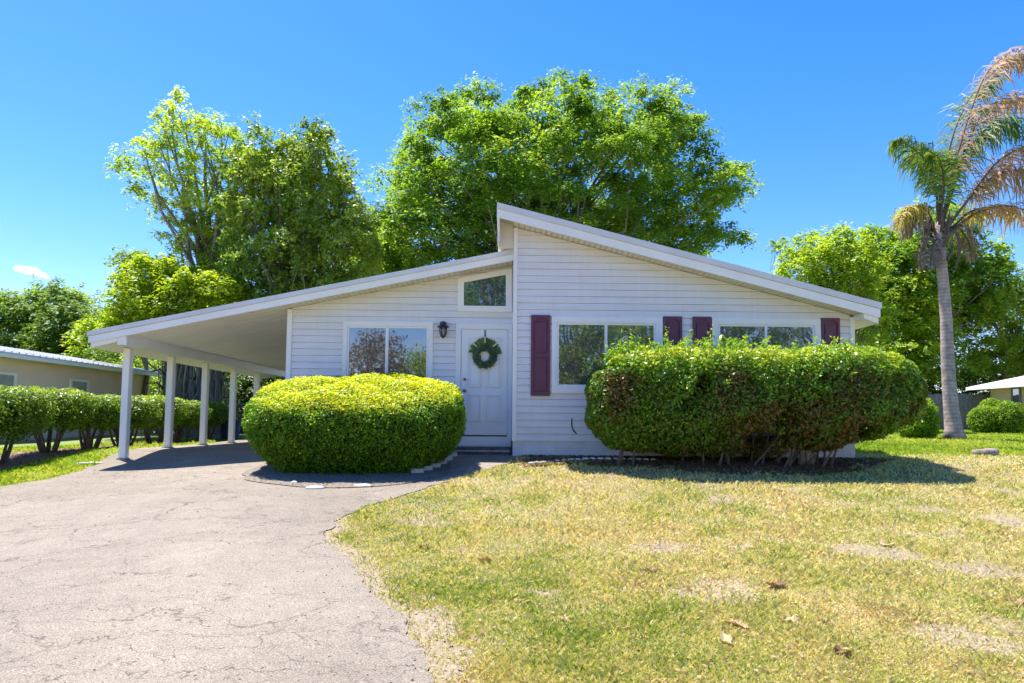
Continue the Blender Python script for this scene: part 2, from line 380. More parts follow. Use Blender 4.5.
sheet('road', np.linspace(-17, -9, 12), np.full(12, -80.), np.full(12, 80.), .01, M['drive'], 80)

BARE = [(G(*p), r) for p, r in (((660, 548), .35), ((880, 553), .5), ((860, 549), .35), ((980, 570), .55), ((935, 630), .3), ((990, 645), .35), ((1005, 520), .6), ((930, 510), .4), ((450, 650), .25), ((470, 640), .15), ((720, 500), .4), ((430, 600), .15), ((745, 547), .2))]
# how worn the soil is: bare sand beside the driveway and in the thin spots
_x, _y = GXY; _w = np.zeros(len(_x))
_e = np.interp(_y, [1.5, 3.4, 4.3, 5.5, 7, 8, 10.2, 11], [.5, .55, .75, .65, .35, .15, .15, 0])
_d = _x - drive_right(_y); _w = np.where((_y < 11) & (_y > -8), np.clip(1.15 - _d / np.maximum(_e, .01), 0, 1), 0)
for p_, r_ in BARE: _w = np.maximum(_w, .65 * np.clip(1.1 - np.hypot((_x - p_.x) / (r_ * 1.1), (_y - p_.y) / (r_ * .8)), 0, 1))
_a = ground.data.attributes.new('worn', 'FLOAT', 'POINT'); _a.data.foreach_set('value', _w.astype(np.float32))

# beds: round bush, mulch under the long hedge
BC = Vector((AX(356, 430, 11.45), 11.35)); BUSH_RX, BUSH_RY = 1.62, 1.35
def ell_sheet(name, cx, cy, rx_, ry_, off, mat, seed, cut=None):
    t = np.linspace(-.995, .995, 80); y = cy + ry_ * t
    w = rx_ * np.sqrt(1 - t * t)
    xl = cx - w - .06 * n1d(y, seed, 4); xr = cx + w + .06 * n1d(y, seed + 1, 4)
    if cut: xl = np.maximum(xl, cut[0]); xr = np.minimum(xr, cut[1])
    return sheet(name, y, xl, xr, off, mat, 30)
ell_sheet('bush_bed', BC.x + .0, BC.y - .32, 1.60, 1.44, .022, M['dirt'], 20)
ym = np.arange(10.45, 12.62, .04)
mpx = [G(527, 465), G(560, 463), G(600, 464), G(655, 467), G(700, 471), G(780, 473), G(835, 472), G(862, 467), G(880, 460)]
mx_ = np.array([p.x for p in mpx]); my_ = np.array([p.y for p in mpx])
nxm = 160; xs = np.linspace(.2, mx_[-1], nxm); lo = np.interp(xs, mx_, my_) + .05 * n1d(xs, 31, 4) + .02 * n1d(xs, 32, 14)
Vm = []; nrow = 24
for j in range(nrow):
    y = lo + (12.55 - lo) * j / (nrow - 1); Vm.append(np.stack([xs, y, hf(xs, y) + .014], 1))
i = np.arange(nxm - 1); Fm = np.concatenate([np.stack([j * nxm + i, j * nxm + i + 1, (j + 1) * nxm + i + 1, (j + 1) * nxm + i], 1) for j in range(nrow - 1)])
o = np_mesh('mulch_bed', np.concatenate(Vm), Fm, M['mulch'], smooth_=True); o['kind'] = 'structure'

# ------------------------------------------------------------------ the house
YL, YR = 13.1, 12.5            # front faces of the two wings
FL, FR = 12.65, 12.1           # front faces of their rake boards
YB = 22.0
house = empty('house', (0, YR, h(0, YR)), 'low pale vinyl sided house with two opposed sloping roofs and an attached carport', 'house')
L0 = at(88.2, 332.2, FL); L1 = at(512.5, 250, FL); bL = (L1.z - L0.z) / (L1.x - L0.x)
R0 = at(497, 203, FR); R1 = at(880.5, 303.5, FR); bR = (R1.z - R0.z) / (R1.x - R0.x)
zl = lambda x, d=0: L0.z + bL * (x - L0.x) - d
zr = lambda x, d=0: R0.z + bR * (x - R0.x) - d
XW = AX(288.8, 340, YL); XC = AX(513, 330, YR); XE = AX(853.2, 340, YR)   # left corner, block corner, right corner
ZS = AZp(560, 441, YR); ZG = h(2, 12.5) - .3
ZSL = AZp(485, 436.5, YL)

# roofs
r1 = MB().prism([(L0.x, zl(L0.x, .16)), (XC, zl(XC, .16)), (XC, zl(XC)), (L0.x, zl(L0.x))], FL + .032, YB).build('roof', M['roof'], house)
r1['label'] = 'low roof rising from the carport to the taller wing'
MB().prism([(L0.x, zl(L0.x, .20)), (XC - .003, zl(XC, .20)), (XC - .003, zl(XC, .075)), (L0.x, zl(L0.x, .075))], FL, FL + .03).build('fascia', M['trim'], r1, bevel=.004)
MB().prism([(L0.x - .02, zl(L0.x, .075)), (XC - .003, zl(XC, .075)), (XC - .003, zl(XC, -.012)), (L0.x - .02, zl(L0.x, -.012))], FL - .022, FL + .03).build('roof_edge', M['fascia_top'], r1, bevel=.004)
r2 = MB().prism([(R0.x, zr(R0.x, .2)), (R1.x, zr(R1.x, .2)), (R1.x, zr(R1.x)), (R0.x, zr(R0.x))], FR + .032, YB + .3).build('roof', M['roof'], house)
r2['label'] = 'higher roof sloping down to the right'
MB().prism([(R0.x, zr(R0.x, .255)), (R1.x, zr(R1.x, .255)), (R1.x, zr(R1.x, .10)), (R0.x, zr(R0.x, .10))], FR, FR + .03).build('fascia', M['trim'], r2, bevel=.004)
MB().prism([(R0.x, zr(R0.x, .10)), (R1.x + .02, zr(R1.x, .10)), (R1.x + .02, zr(R1.x, -.012)), (R0.x, zr(R0.x, -.012))], FR - .022, FR + .03).build('roof_edge', M['fascia_top'], r2, bevel=.004)
# boxed eaves
XB0, XB1 = AX(119, 340, 12.75), AX(127.5, 345, 12.75)
ZB = AZp(129.2, 348.3, 13.3)                     # underside of the carport beam
MB().prism([(L0.x + .03, zl(L0.x, .29)), (XB0, ZB + .06), (XB0, zl(XB0, .165)), (L0.x + .03, zl(L0.x, .165))], FL + .034, YB - .05).build('eave_box', M['trim'], r1, bevel=.004)
xe0 = AX(862, 316, FR + .03)
MB().prism([(XE + .02, zr(XE + .02, .34)), (R1.x - .02, zr(R1.x, .36)), (R1.x - .02, zr(R1.x, .205)), (XE + .02, zr(XE + .02, .205))], FR + .034, YB).build('eave_box', M['trim'], r2, bevel=.004)
# return panel closing the high overhang above the lower roof
MB().prism([(R0.x + .03, zl(XC, .0)), (XC - .004, zl(XC, .0)), (XC - .004, zr(XC, .2)), (R0.x + .03, zr(R0.x, .2))], YR + .02, YB).build('clerestory_wall', M['soffit'], house)
MB().box(R0.x + .015, R0.x + .05, FR + .034, YR + .018, zl(XC, -.03), zr(R0.x + .05, .205)).build('corner_board', M['trim'], house)
# soffits: vinyl strips with vent slots as real gaps
def soffit(zf, x0, x1, y0, y1, d, name, parent, step=.1):
    mb = MB(); n = int((x1 - x0) / step)
    for k in range(n):
        a = x0 + (x1 - x0) * k / n; b = x0 + (x1 - x0) * (k + 1) / n - .012
        mb.add([(a, y0, zf(a, d)), (b, y0, zf(b, d)), (b, y1, zf(b, d)), (a, y1, zf(a, d)), (a, y0, zf(a, d - .012)), (b, y0, zf(b, d - .012)), (b, y1, zf(b, d - .012)), (a, y1, zf(a, d - .012))],
               [(0, 1, 2, 3), (4, 7, 6, 5), (0, 4, 5, 1), (1, 5, 6, 2), (2, 6, 7, 3), (3, 7, 4, 0)])
    return mb.build(name, M['soffit'], parent)
soffit(zl, XW - .02, XC - .01, FL + .034, YL - .02, .185, 'soffit', r1)
soffit(zr, XC, XE + .01, FR + .034, YR - .02, .235, 'soffit', r2)
# carport ceiling: narrow ribbed panels across
mb = MB(); k = 0; y = FL + .034
while y < YB - .1:
    a, b = XB1, XW - .03
    y2 = y + .28; d = .175
    mb.add([(a, y, zl(a, d)), (b, y, zl(b, d)), (b, y2, zl(b, d)), (a, y2, zl(a, d)), (a, y, zl(a, d - .014)), (b, y, zl(b, d - .014)), (b, y2, zl(b, d - .014)), (a, y2, zl(a, d - .014))],
           [(0, 1, 2, 3), (0, 4, 5, 1), (2, 6, 7, 3)])
    y += .31
carc = mb.build('carport_ceiling', M['ceiling'], house)
MB().box(XB0, XB1 + .01, FL + .036, YB - .1, ZB, zl(XB1, .165)).build('beam', M['trim'], house, bevel=.006)
post_x = AX(126, 400, 13.3)
for k in range(6):
    yy = 13.3 + 1.73 * k
    if yy > YB - .2: break
    zb = h(-7.3, yy) - .05
    po = MB().box(post_x - .068, post_x + .068, yy - .068, yy + .068, zb, ZB - .002).build('post', M['trim'], house, bevel=.008)
    MB().box(post_x - .09, post_x + .09, yy - .09, yy + .09, zb, zb + .085).build('post_foot', M['concrete'], po, bevel=.01)
# wall cores
MB().prism([(XW + .02, ZG), (XC, ZG), (XC, zl(XC, .19)), (XW + .02, zl(XW, .19))], YL + .03, YB - .1).build('wall', M['core'], house)
MB().prism([(XC + .02, ZG), (XE - .02, ZG), (XE - .02, zr(XE, .24)), (XC + .02, zr(XC, .24))], YR + .03, YB - .1).build('wall', M['core'], house)
MB().box(XC + .01, XE - .01, YR + .004, YR + .03, ZG, ZS + .02).build('foundation', M['foundation'], house)
MB().box(XW, XC, YL + .004, YL + .03, ZG, ZSL + .02).build('foundation', M['foundation'], house)

def clip(poly, f):
    out = []
    for i in range(len(poly)):
        a, b = poly[i], poly[(i + 1) % len(poly)]; fa, fb = f(a), f(b)
        if fa >= 0: out.append(a)
        if (fa >= 0) != (fb >= 0):
            t = fa / (fa - fb); out.append((a[0] + (b[0] - a[0]) * t, a[1] + (b[1] - a[1]) * t))
    return out
def siding(x0, x1, z0, top, Y, name='siding', lap=.127, parent=house, side=None):
    mb = MB(); z = z0
    while z < max(top(x0), top(x1)):
        z1 = z + lap - .004
        P = clip([(x0, z), (x1, z), (x1, z1), (x0, z1)], lambda p: top(p[0]) - p[1])
        if len(P) >= 3:
            dep = lambda zz: Y - .020 + .018 * (zz - z) / lap
            n = len(P)
            if side is None:
                vs = [(px, dep(pz), pz) for px, pz in P] + [(px, Y + .03, pz) for px, pz in P]
            else:
                sgn = side[1]
                vs = [(side[0] + sgn * (Y - dep(pz)), px, pz) for px, pz in P] + [(side[0] - sgn * .03, px, pz) for px, pz in P]
            mb.add(vs, [tuple(range(n))] + [(i, i + n, (i + 1) % n + n, (i + 1) % n) for i in range(n)])
        z += lap
    return mb.build(name, M['siding'], parent)
siding(XW + .05, XC - .002, ZSL, lambda x: zl(x, .187), YL)
siding(XC + .05, XE - .05, ZS, lambda x: zr(x, .24), YR)
siding(YL + .05, YB - .1, ZSL - .1, lambda y: zl(XW, .19), YL, side=(XW, -1))
siding(YR + .05, YB - .1, ZS, lambda y: zr(XE, .35), YR, side=(XE, 1))
# corner boards
MB().box(XW - .035, XW + .06, YL - .035, YL + .06, ZSL - .1, zl(XW, .2)).build('corner_board', M['trim'], house, bevel=.005)
MB().box(XC - .002, XC + .075, YR - .032, YL + .0, ZS - .01, zr(XC + .075, .24)).build('corner_board', M['trim'], house, bevel=.005)
MB().box(XE - .06, XE + .025, YR - .032, YR + .06, ZS - .01, zr(XE + .025, .26)).build('corner_board', M['trim'], house, bevel=.005)

# windows
def window(x0, x1, z0, z1, gx0, gx1, gz0, gz1, mull, Y, label=None):
    fr_ = MB()
    ya, yb = Y - .05, Y - .003
    # casing in four butting boards
    fr_.box(x0, x1, ya, yb, gz1 + .035, z1); fr_.box(x0, x1, ya, yb, z0, gz0 - .035)
    fr_.box(x0, gx0 - .035, ya, yb, gz0 - .035, gz1 + .035); fr_.box(gx1 + .035, x1, ya, yb, gz0 - .035, gz1 + .035)
    w = fr_.build('window', M['trim'], house, bevel=.005)
    if label: w['label'] = label
    s = MB(); ya, yb = Y - .036, Y - .003
    s.box(gx0 - .034, gx1 + .034, ya, yb, gz1, gz1 + .034); s.box(gx0 - .034, gx1 + .034, ya, yb, gz0 - .034, gz0)
    s.box(gx0 - .034, gx0, ya, yb, gz0, gz1); s.box(gx1, gx1 + .034, ya, yb, gz0, gz1)
    s.box(mull[0], mull[1], ya - .006, yb, gz0 + .001, gz1 - .001)
    s.build('sash', M['trim'], w, bevel=.003)
    MB().box(gx0 + .001, mull[0] - .001, Y - .022, Y - .004, gz0 + .001, gz1 - .001).build('pane', M['glass'], w)
    MB().box(mull[1] + .001, gx1 - .001, Y - .026, Y - .004, gz0 + .001, gz1 - .001).build('pane', M['glass'], w)
    return w
yy_ = 350
zt = AZp(605, 317.3, YR); zb_ = AZp(605, 393.7, YR); gt = AZp(605, 325.3, YR); gb = AZp(605, 385, YR)
window(AX(551.6, yy_, YR), AX(662.4, yy_, YR), zb_, zt, AX(558.8, yy_, YR), AX(653.4, yy_, YR), gb, gt, (AX(604.4, yy_, YR), AX(607.2, yy_, YR)), YR, 'wide two-pane window right of the lone burgundy shutter')
window(AX(711.8, yy_, YR), AX(820.4, yy_, YR), zb_, zt, AX(720, yy_, YR), AX(812.2, yy_, YR), gb, gt, (AX(764.4, yy_, YR), AX(766.9, yy_, YR)), YR, 'two-pane window mostly hidden behind the long hedge')
zt2 = AZp(388, 321.5, YL); gt2 = AZp(388, 328.3, YL); gb2 = AZp(388, 388, YL); zb2 = AZp(388, 395, YL)
window(AX(343, yy_, YL), AX(433, yy_, YL), zb2, zt2, AX(349.4, yy_, YL), AX(426.5, yy_, YL), gb2, gt2, (AX(385.6, yy_, YL), AX(388.6, yy_, YL)), YL, 'two-pane window left of the front door above the round bush')
# sloping-topped transom window
o1 = [at(*p, YL) for p in ((457.8, 311.6), (511.8, 312.2), (511.8, 268.2), (457.8, 278.6))]
g1 = [at(*p, YL) for p in ((464, 306), (505.8, 306.5), (505.8, 275.0), (464, 282.8))]
o1[2].z = min(o1[2].z, zl(o1[2].x, .195)); o1[3].z = min(o1[3].z, zl(o1[3].x, .195))
mb = MB()
for i in range(4):
    j = (i + 1) % 4
    mb.prism([(o1[i].x, o1[i].z), (o1[j].x, o1[j].z), (g1[j].x, g1[j].z), (g1[i].x, g1[i].z)], YL - .05, YL - .003)
w = mb.build('window', M['trim'], house); w['label'] = 'small window with a sloping top above the front door'
MB().prism([(p.x, p.z) for p in g1], YL - .02, YL - .004).build('pane', M['glass'], w)

# shutters
def shutter(px0, px1, label=None):
    x0, x1 = AX(px0, 355, YR) , AX(px1, 355, YR); z0 = AZp(605, 396.5, YR); z1 = AZp(605, 316, YR); zm = z0 + (z1 - z0) * .5
    mb = MB().box(x0, x1, YR - .035, YR - .003, z0, z1); f = .045
    s = mb.build('shutter', M['burgundy'], house, bevel=.003)
    m2 = MB()
    m2.box(x0, x0 + f, YR - .052, YR - .034, z0, z1); m2.box(x1 - f, x1, YR - .052, YR - .034, z0, z1)
    m2.box(x0 + f, x1 - f, YR - .052, YR - .034, z0, z0 + .07); m2.box(x0 + f, x1 - f, YR - .052, YR - .034, zm - .03, zm + .03)
    # arched head rail
    n = 10; pts = [(x1 - f, z1), (x0 + f, z1)]
    for i in range(n + 1):
        t = i / n; x = x0 + f + (x1 - x0 - 2 * f) * t; pts.append((x, z1 - .10 + .055 * math.sin(math.pi * t)))
    m2.prism(pts[::-1], YR - .052, YR - .034)
    m2.build('shutter_frame', M['burgundy'], s)
    m3 = MB(); g = .02
    m3.box(x0 + f + g, x1 - f - g, YR - .046, YR - .034, z0 + .07 + g, zm - .03 - g); m3.box(x0 + f + g, x1 - f - g, YR - .046, YR - .034, zm + .03 + g, z1 - .12)
    m3.build('shutter_panel', M['burgundy'], s, bevel=.008)
for p in ((530.8, 550), (663.4, 681.8), (692.6, 711.2), (820.8, 839.4)): shutter(*p)

# door
dx0, dx1 = AX(461.2, 380, YL), AX(507.4, 380, YL); dz0, dz1 = AZp(485, 435, YL), AZp(485, 330, YL)
fx0, fx1 = AX(455.2, 380, YL), XC - .005; fz1 = AZp(485, 323.8, YL)
mb = MB(); ya, yb = YL - .045, YL - .003
mb.box(fx0, fx1, ya, yb, dz1 + .012, fz1); mb.box(fx0, dx0 - .012, ya, yb, ZSL - .03, dz1 + .012); mb.box(dx1 + .012, fx1, ya, yb, ZSL - .03, dz1 + .012)
dfm = mb.build('door_frame', M['door'], house, bevel=.005)
mb = MB(); mb.box(fx0 + .003, fx1 - .003, YL - .06, YL - .003, AZp(485, 446.5, YL), dz0 - .03)
mb.build('door_sill', M['door'], house, bevel=.006)
MB().box(dx0, dx1, YL - .055, YL - .003, dz0 - .025, dz0 - .003).build('threshold', M['black'], house)
door = MB().box(dx0, dx1, YL - .026, YL - .003, dz0, dz1).build('door', M['door'], house, bevel=.003)
door['label'] = 'white six-panel front door'
W = dx1 - dx0; H = dz1 - dz0
for cx in (.29, .71):
    for za, zb3 in ((.13, .38), (.45, .76), (.82, .93)):
        x0 = dx0 + W * cx - W * .145; x1 = dx0 + W * cx + W * .145; z0 = dz0 + H * za; z1 = dz0 + H * zb3
        mb = MB(); r = .018
        mb.box(x0, x1, YL - .050, YL - .025, z0, z0 + r); mb.box(x0, x1, YL - .050, YL - .025, z1 - r, z1)
        mb.box(x0, x0 + r, YL - .050, YL - .025, z0 + r, z1 - r); mb.box(x1 - r, x1, YL - .050, YL - .025, z0 + r, z1 - r)
        mb.box(x0 + .05, x1 - .05, YL - .040, YL - .025, z0 + .05, z1 - .05)
        mb.build('door_panel', M['door'], door, bevel=.004)
for pz, nm, rr in ((391, 'door_knob', .032), (379.5, 'deadbolt', .026)):
    z = AZp(464.6, pz, YL); x = dx0 + .07
    mb = MB().tube([(x, YL - .026, z), (x, YL - .04, z)], [rr, rr], 16)
    mb.tube([(x, YL - .04, z), (x, YL - .055, z), (x, YL - .075, z), (x, YL - .095, z)], [.012, .014, rr, rr * .6] if nm == 'door_knob' else [.02, .02, .018, .01], 16)
    mb.build(nm, M['brass'], door, smooth_=True)
# step
sx0, sx1 = AX(453, 450, 12.6), AX(514, 450, 12.6)
zst = AZp(485, 447.5, 12.85)
st = MB(); st.box(sx0, XC - .02, 12.66, YL - .062, h(-.5, 12.8) - .2, zst); 
st.build('doorstep', M['step'], house, bevel=.012)
MB().box(sx0 + .02, XC - .04, 12.645, 12.659, zst - .07, zst - .045).build('step_nosing', M['concrete'], house)

# wall lantern
lx = AX(443.8, 330, YL); la = MB()
ztop = AZp(443.8, 322.6, YL); zcap = AZp(443.8, 327.6, YL); zbot = AZp(443.8, 338.4, YL); ly_ = YL - .14
lamp = MB().box(lx - .05, lx + .05, YL - .03, YL - .002, zbot + .07, ztop - .02).tube([(lx, YL - .03, zcap + .04), (lx, YL - .09, ztop), (lx, ly_, ztop + .005)], .011, 8).build('wall_lantern', M['black'], house, bevel=.003)
MB().lathe(lx, ly_, [(.03, ztop), (.065, ztop - .012), (.065, zcap + .03), (.11, zcap + .005), (.115, zcap - .012), (.07, zcap - .02)], 16).build('lantern_cap', M['black'], lamp)
gm, nt, nd, lk, p = mat_new('lantern_glass'); p.inputs['Base Color'].default_value = (.8, .8, .8, 1); p.inputs['Transmission Weight'].default_value = 1; p.inputs['Roughness'].default_value = .05
MB().lathe(lx, ly_, [(.06, zcap - .021), (.062, zcap - .09), (.035, zbot + .03)], 14).build('lantern_glass', gm, lamp, smooth_=True)
mb = MB()
for k in range(6):
    th = k * math.pi / 3 + .3; c, s = math.cos(th), math.sin(th)
    mb.tube([(lx + .068 * c, ly_ + .068 * s, zcap - .02), (lx + .072 * c, ly_ + .072 * s, zcap - .09), (lx + .042 * c, ly_ + .042 * s, zbot + .02)], .007, 6)
mb.lathe(lx, ly_, [(.045, zbot + .03), (.05, zbot + .02), (.02, zbot), (.005, zbot - .02)], 12)
mb.build('lantern_cage', M['black'], lamp)
MB().lathe(lx, ly_, [(.012, zbot + .04), (.02, zbot + .09), (.015, zcap - .03)], 10).build('bulb', M['trim'], lamp, smooth_=True)
# hose bib / cord stub on the block wall
c = [at(*p, YR - .025) for p in ((572.0, 418.5), (571.6, 425), (573.0, 430), (576.5, 433.8))]
MB().tube(c, .010, 8).build('cable_stub', M['rubber'], house, smooth_=True)

# ------------------------------------------------------------------ leaves
def rand_unit(n, g=rng):
    v = g.normal(size=(n, 3)); return v / np.linalg.norm(v, axis=1)[:, None]
def leaves(P, Nrm, size, asp=.5, g=rng, droop=0.):
    """one folded rhombus per point; returns verts, quads"""
    n = len(P); t = rand_unit(n, g); t -= (t * Nrm).sum(1)[:, None] * Nrm; t /= np.linalg.norm(t, axis=1)[:, None] + 1e-9
    if droop: t[:, 2] -= droop; t /= np.linalg.norm(t, axis=1)[:, None] + 1e-9
    b = np.cross(Nrm, t); b /= np.linalg.norm(b, axis=1)[:, None] + 1e-9
    s = (size * g.uniform(.65, 1.35, n))[:, None]
    V = np.stack([P - t * s * .5, P + b * s * asp * .5 - t * s * .05 + Nrm * s * .06, P + t * s * .5, P - b * s * asp * .5 - t * s * .05 + Nrm * s * .06], 1).reshape(-1, 3)
    F = np.arange(4 * n).reshape(n, 4)
    return V, F
def nrm(v): return v / (np.linalg.norm(v, axis=1)[:, None] + 1e-9)

def in_poly(x, y, poly):
    inside = np.zeros(len(x), bool); n = len(poly)
    for i in range(n):
        x1, y1 = poly[i]; x2, y2 = poly[(i + 1) % n]
        c = ((y1 > y) != (y2 > y)) & (x < (x2 - x1) * (y - y1) / (y2 - y1 + 1e-12) + x1); inside ^= c
    return inside
def edge_dist(x, y, poly):
    d = np.full(len(x), 1e9); n = len(poly)
    for i in range(n):
        a = np.array(poly[i]); b = np.array(poly[(i + 1) % n]); ab = b - a
        t = np.clip(((x - a[0]) * ab[0] + (y - a[1]) * ab[1]) / (ab @ ab + 1e-9), 0, 1)
        d = np.minimum(d, np.hypot(x - a[0] - t * ab[0], y - a[1] - t * ab[1]))
    return d

def tree(name, label, cat, poly_px, Y, base_px, trunk_r, mat, clump_r, n_clump, leaf_n, leaf_size, thick, seed,
         group=None, bark='bark', limbs=40, asp=.45, flat=.55, up=.9, fork=None, trunk_top=None, cmin=None, sprays=True, limb_r=1.):
    g = np.random.default_rng(seed)
    poly = [(at(*p, Y).x, at(*p, Y).z) for p in poly_px]
    xs_ = [p[0] for p in poly]; zs_ = [p[1] for p in poly]
    bx = AX(base_px, 420, Y); bz = h(bx, Y)
    root = empty(name, (bx, Y, bz), label, cat, group)
    C = []; tries = 0; dmin = cmin or clump_r * .75
    while len(C) < n_clump and tries < 60:
        tries += 1
        x = g.uniform(min(xs_), max(xs_), 800); z = g.uniform(min(zs_), max(zs_), 800)
        ok = in_poly(x, z, poly); x, z = x[ok], z[ok]
        e = edge_dist(x, z, poly); ok = e > clump_r * .62; x, z, e = x[ok], z[ok], e[ok]
        half = thick * np.sqrt(np.clip(e / (thick * .8), 0, 1))
        y = Y + g.uniform(-1, 1, len(x)) * half
        for a, b, c in zip(x, y, z):
            if len(C) >= n_clump: break
            if all((a - q[0]) ** 2 + (b - q[1]) ** 2 + ((c - q[2]) * 1.3) ** 2 > dmin ** 2 for q in C): C.append((a, b, c))
    C = np.array(C)
    # trunk and limbs
    cx, cz = C[:, 0].mean(), C[:, 2].mean()
    top = Vector((cx, Y, cz)) if trunk_top is None else at(*trunk_top, Y)
    tr = MB(); z0 = Vector((bx, Y, bz - .3)); pts = []; rad = []
    for i in range(9):
        t = i / 8; p = z0.lerp(top, t) + Vector((g.normal() * .1, g.normal() * .1, 0)) * (1 if 0 < i else 0)
        pts.append(p); rad.append(trunk_r * (1.35 if i == 0 else 1 - .8 * t))
    tr.tube(pts, rad, 12)
    order = g.permutation(len(C))[:limbs]
    for q in order:
        c = Vector(C[q]); 
        hh = np.clip((c.z - bz) / (top.z - bz) * .55 + g.uniform(-.12, .1), .25, .95)
        k = hh * 8; i = int(k); s = pts[min(i, 8)].lerp(pts[min(i + 1, 8)], k - i)
        d = c - s; m1 = s + d * .35 + Vector((g.normal(), g.normal(), abs(g.normal()))) * d.length * .06 + Vector((0, 0, -.04 * d.length)); m2 = s + d * .7 + Vector((g.normal(), g.normal(), g.normal())) * d.length * .05
        r0 = min(trunk_r * .35, .012 + d.length * .011) * limb_r
        tr.tube([s, m1, m2, c], [r0, r0 * .72, r0 * .45, r0 * .18], 6, cap=False)
    tr.build('trunk', M[bark], root, smooth_=True)
    # leaves
    nC = len(C); R_ = clump_r * g.uniform(.6, 1.35, nC)
    idx = np.repeat(np.arange(nC), leaf_n)
    if sprays:
        # each clump is a set of arching sprays carrying the leaves
        leaf_n = int(leaf_n * 2.1); idx = np.repeat(np.arange(nC), leaf_n); ns = max(5, leaf_n // 16); sd_ = rand_unit(nC * ns, g); sd_[:, 2] = sd_[:, 2] * .6 + .18; sd_ = nrm(sd_)
        which = idx * ns + g.integers(0, ns, len(idx)); t = g.uniform(.15, 1, len(idx)) ** .7
        dirs = sd_[which]; off = dirs * (t * R_[idx])[:, None]; off[:, 2] -= .28 * R_[idx] * t * t; off[:, 2] *= flat / .55
        P = C[idx] + off + g.normal(size=(len(idx), 3)) * (.10 * clump_r)
    else:
        dirs = rand_unit(len(idx), g); rr = g.uniform(0, 1, len(idx)) ** .45
        P = C[idx] + dirs * np.stack([R_[idx] * rr] * 2 + [R_[idx] * rr * flat], 1)
    Nn = nrm(np.array([0, 0, up]) + dirs * .45 + rand_unit(len(idx), g) * .55)
    V, F = leaves(P, Nn, np.full(len(P), leaf_size * 1.02), asp * 1.15, g)
    tint = np.clip(.5 + .16 * g.normal(size=nC)[idx] + .13 * g.normal(size=len(idx)), 0, 1)
    np_mesh('crown', V, F, M[mat], root, tint)
    return root

M['leaf_bright'] = leafmat('bright_leaves', [(0, (.10, .19, .015)), (.5, (.25, .39, .030)), (1, (.46, .56, .07))], .55, .45, 1.5)
M['leaf_big'] = leafmat('feathery_leaves', [(0, (.05, .13, .012)), (.5, (.15, .29, .030)), (1, (.34, .48, .07))], .5, .5, 1.5)
M['leaf_holly'] = leafmat('dull_olive_leaves', [(0, (.06, .13, .018)), (.5, (.19, .31, .04)), (1, (.38, .48, .08))], .5, .4, 1.5)
M['leaf_far'] = leafmat('far_leaves', [(0, (.09, .18, .035)), (.5, (.20, .33, .07)), (1, (.33, .44, .10))], .5, .6, 1.5)
M['leaf_dark'] = leafmat('dark_leaves', [(0, (.04, .10, .012)), (.5, (.10, .19, .022)), (1, (.20, .32, .04))], .45, .5, 1.4)
M['leaf_yellow'] = leafmat('yellow_green_leaves', [(0, (.13, .22, .008)), (.5, (.27, .40, .012)), (1, (.45, .56, .03))], .5, .5, 1.5)
M['leaf_tan'] = leafmat('bare_twigs', [(0, (.10, .075, .03)), (.5, (.24, .18, .09)), (1, (.38, .30, .16))], .2, .7, 1.0)

# --- trees behind the house
tree('broadleaf_tree', 'huge bright green spreading tree directly behind the peak of the house roof', 'tree',
     [(362, 300), (345, 262), (352, 232), (376, 205), (376, 180), (398, 158), (396, 128), (428, 111), (455, 95), (500, 90), (545, 87), (600, 90), (640, 89), (680, 98), (706, 122), (712, 150), (722, 165), (745, 178), (748, 205), (738, 222), (752, 236), (744, 252), (712, 256), (690, 262), (640, 300), (560, 330), (480, 330)],
     31, 560, .5, 'leaf_big', .9, 680, 165, .175, 5.5, 101, bark='bark', limbs=140, asp=.42, flat=.36, limb_r=.9)
tree('broadleaf_tree', 'tall open-crowned tree with arching limbs, leftmost of the tall trees behind the carport', 'tree',
     [(196, 300), (170, 262), (150, 215), (122, 200), (126, 150), (150, 135), (160, 100), (200, 96), (232, 112), (248, 128), (272, 150), (262, 200), (250, 250), (236, 300)],
     27, 214, .24, 'leaf_bright', .62, 125, 100, .15, 2.2, 102, limbs=40, asp=.35, flat=.5, trunk_top=(206, 150), cmin=.75, limb_r=1.2)
tree('broadleaf_tree', 'dense olive-green tree standing between the open-crowned tree and the huge tree', 'tree',
     [(225, 330), (218, 260), (230, 190), (238, 150), (262, 128), (292, 140), (318, 122), (342, 136), (352, 165), (362, 195), (380, 212), (384, 240), (370, 300), (300, 330)],
     25.5, 288, .28, 'leaf_holly', .6, 300, 130, .13, 2.6, 103, limbs=120, asp=.5, flat=.7, up=.5)
tree('broadleaf_tree', 'low yellow-green tree rising just above the left end of the carport roof', 'tree',
     [(100, 345), (112, 312), (118, 278), (140, 262), (162, 250), (192, 262), (225, 262), (252, 284), (262, 320), (190, 345)],
     24, 172, .16, 'leaf_yellow', .6, 120, 120, .15, 2.2, 104, limbs=40, flat=.6)
tree('broadleaf_tree', 'small dark tree tip poking up left of the yellow-green tree', 'tree',
     [(115, 285), (112, 248), (128, 236), (150, 250), (180, 262), (160, 300)],
     28, 150, .12, 'leaf_far', .55, 28, 80, .15, 1.0, 105, limbs=16)
tree('broadleaf_tree', 'small bright tree filling the gap between the olive tree and the huge tree', 'tree',
     [(335, 310), (340, 262), (352, 228), (372, 214), (396, 222), (420, 250), (430, 300)], 35, 380, .2, 'leaf_bright', .8, 90, 90, .18, 2.0, 106, limbs=20)
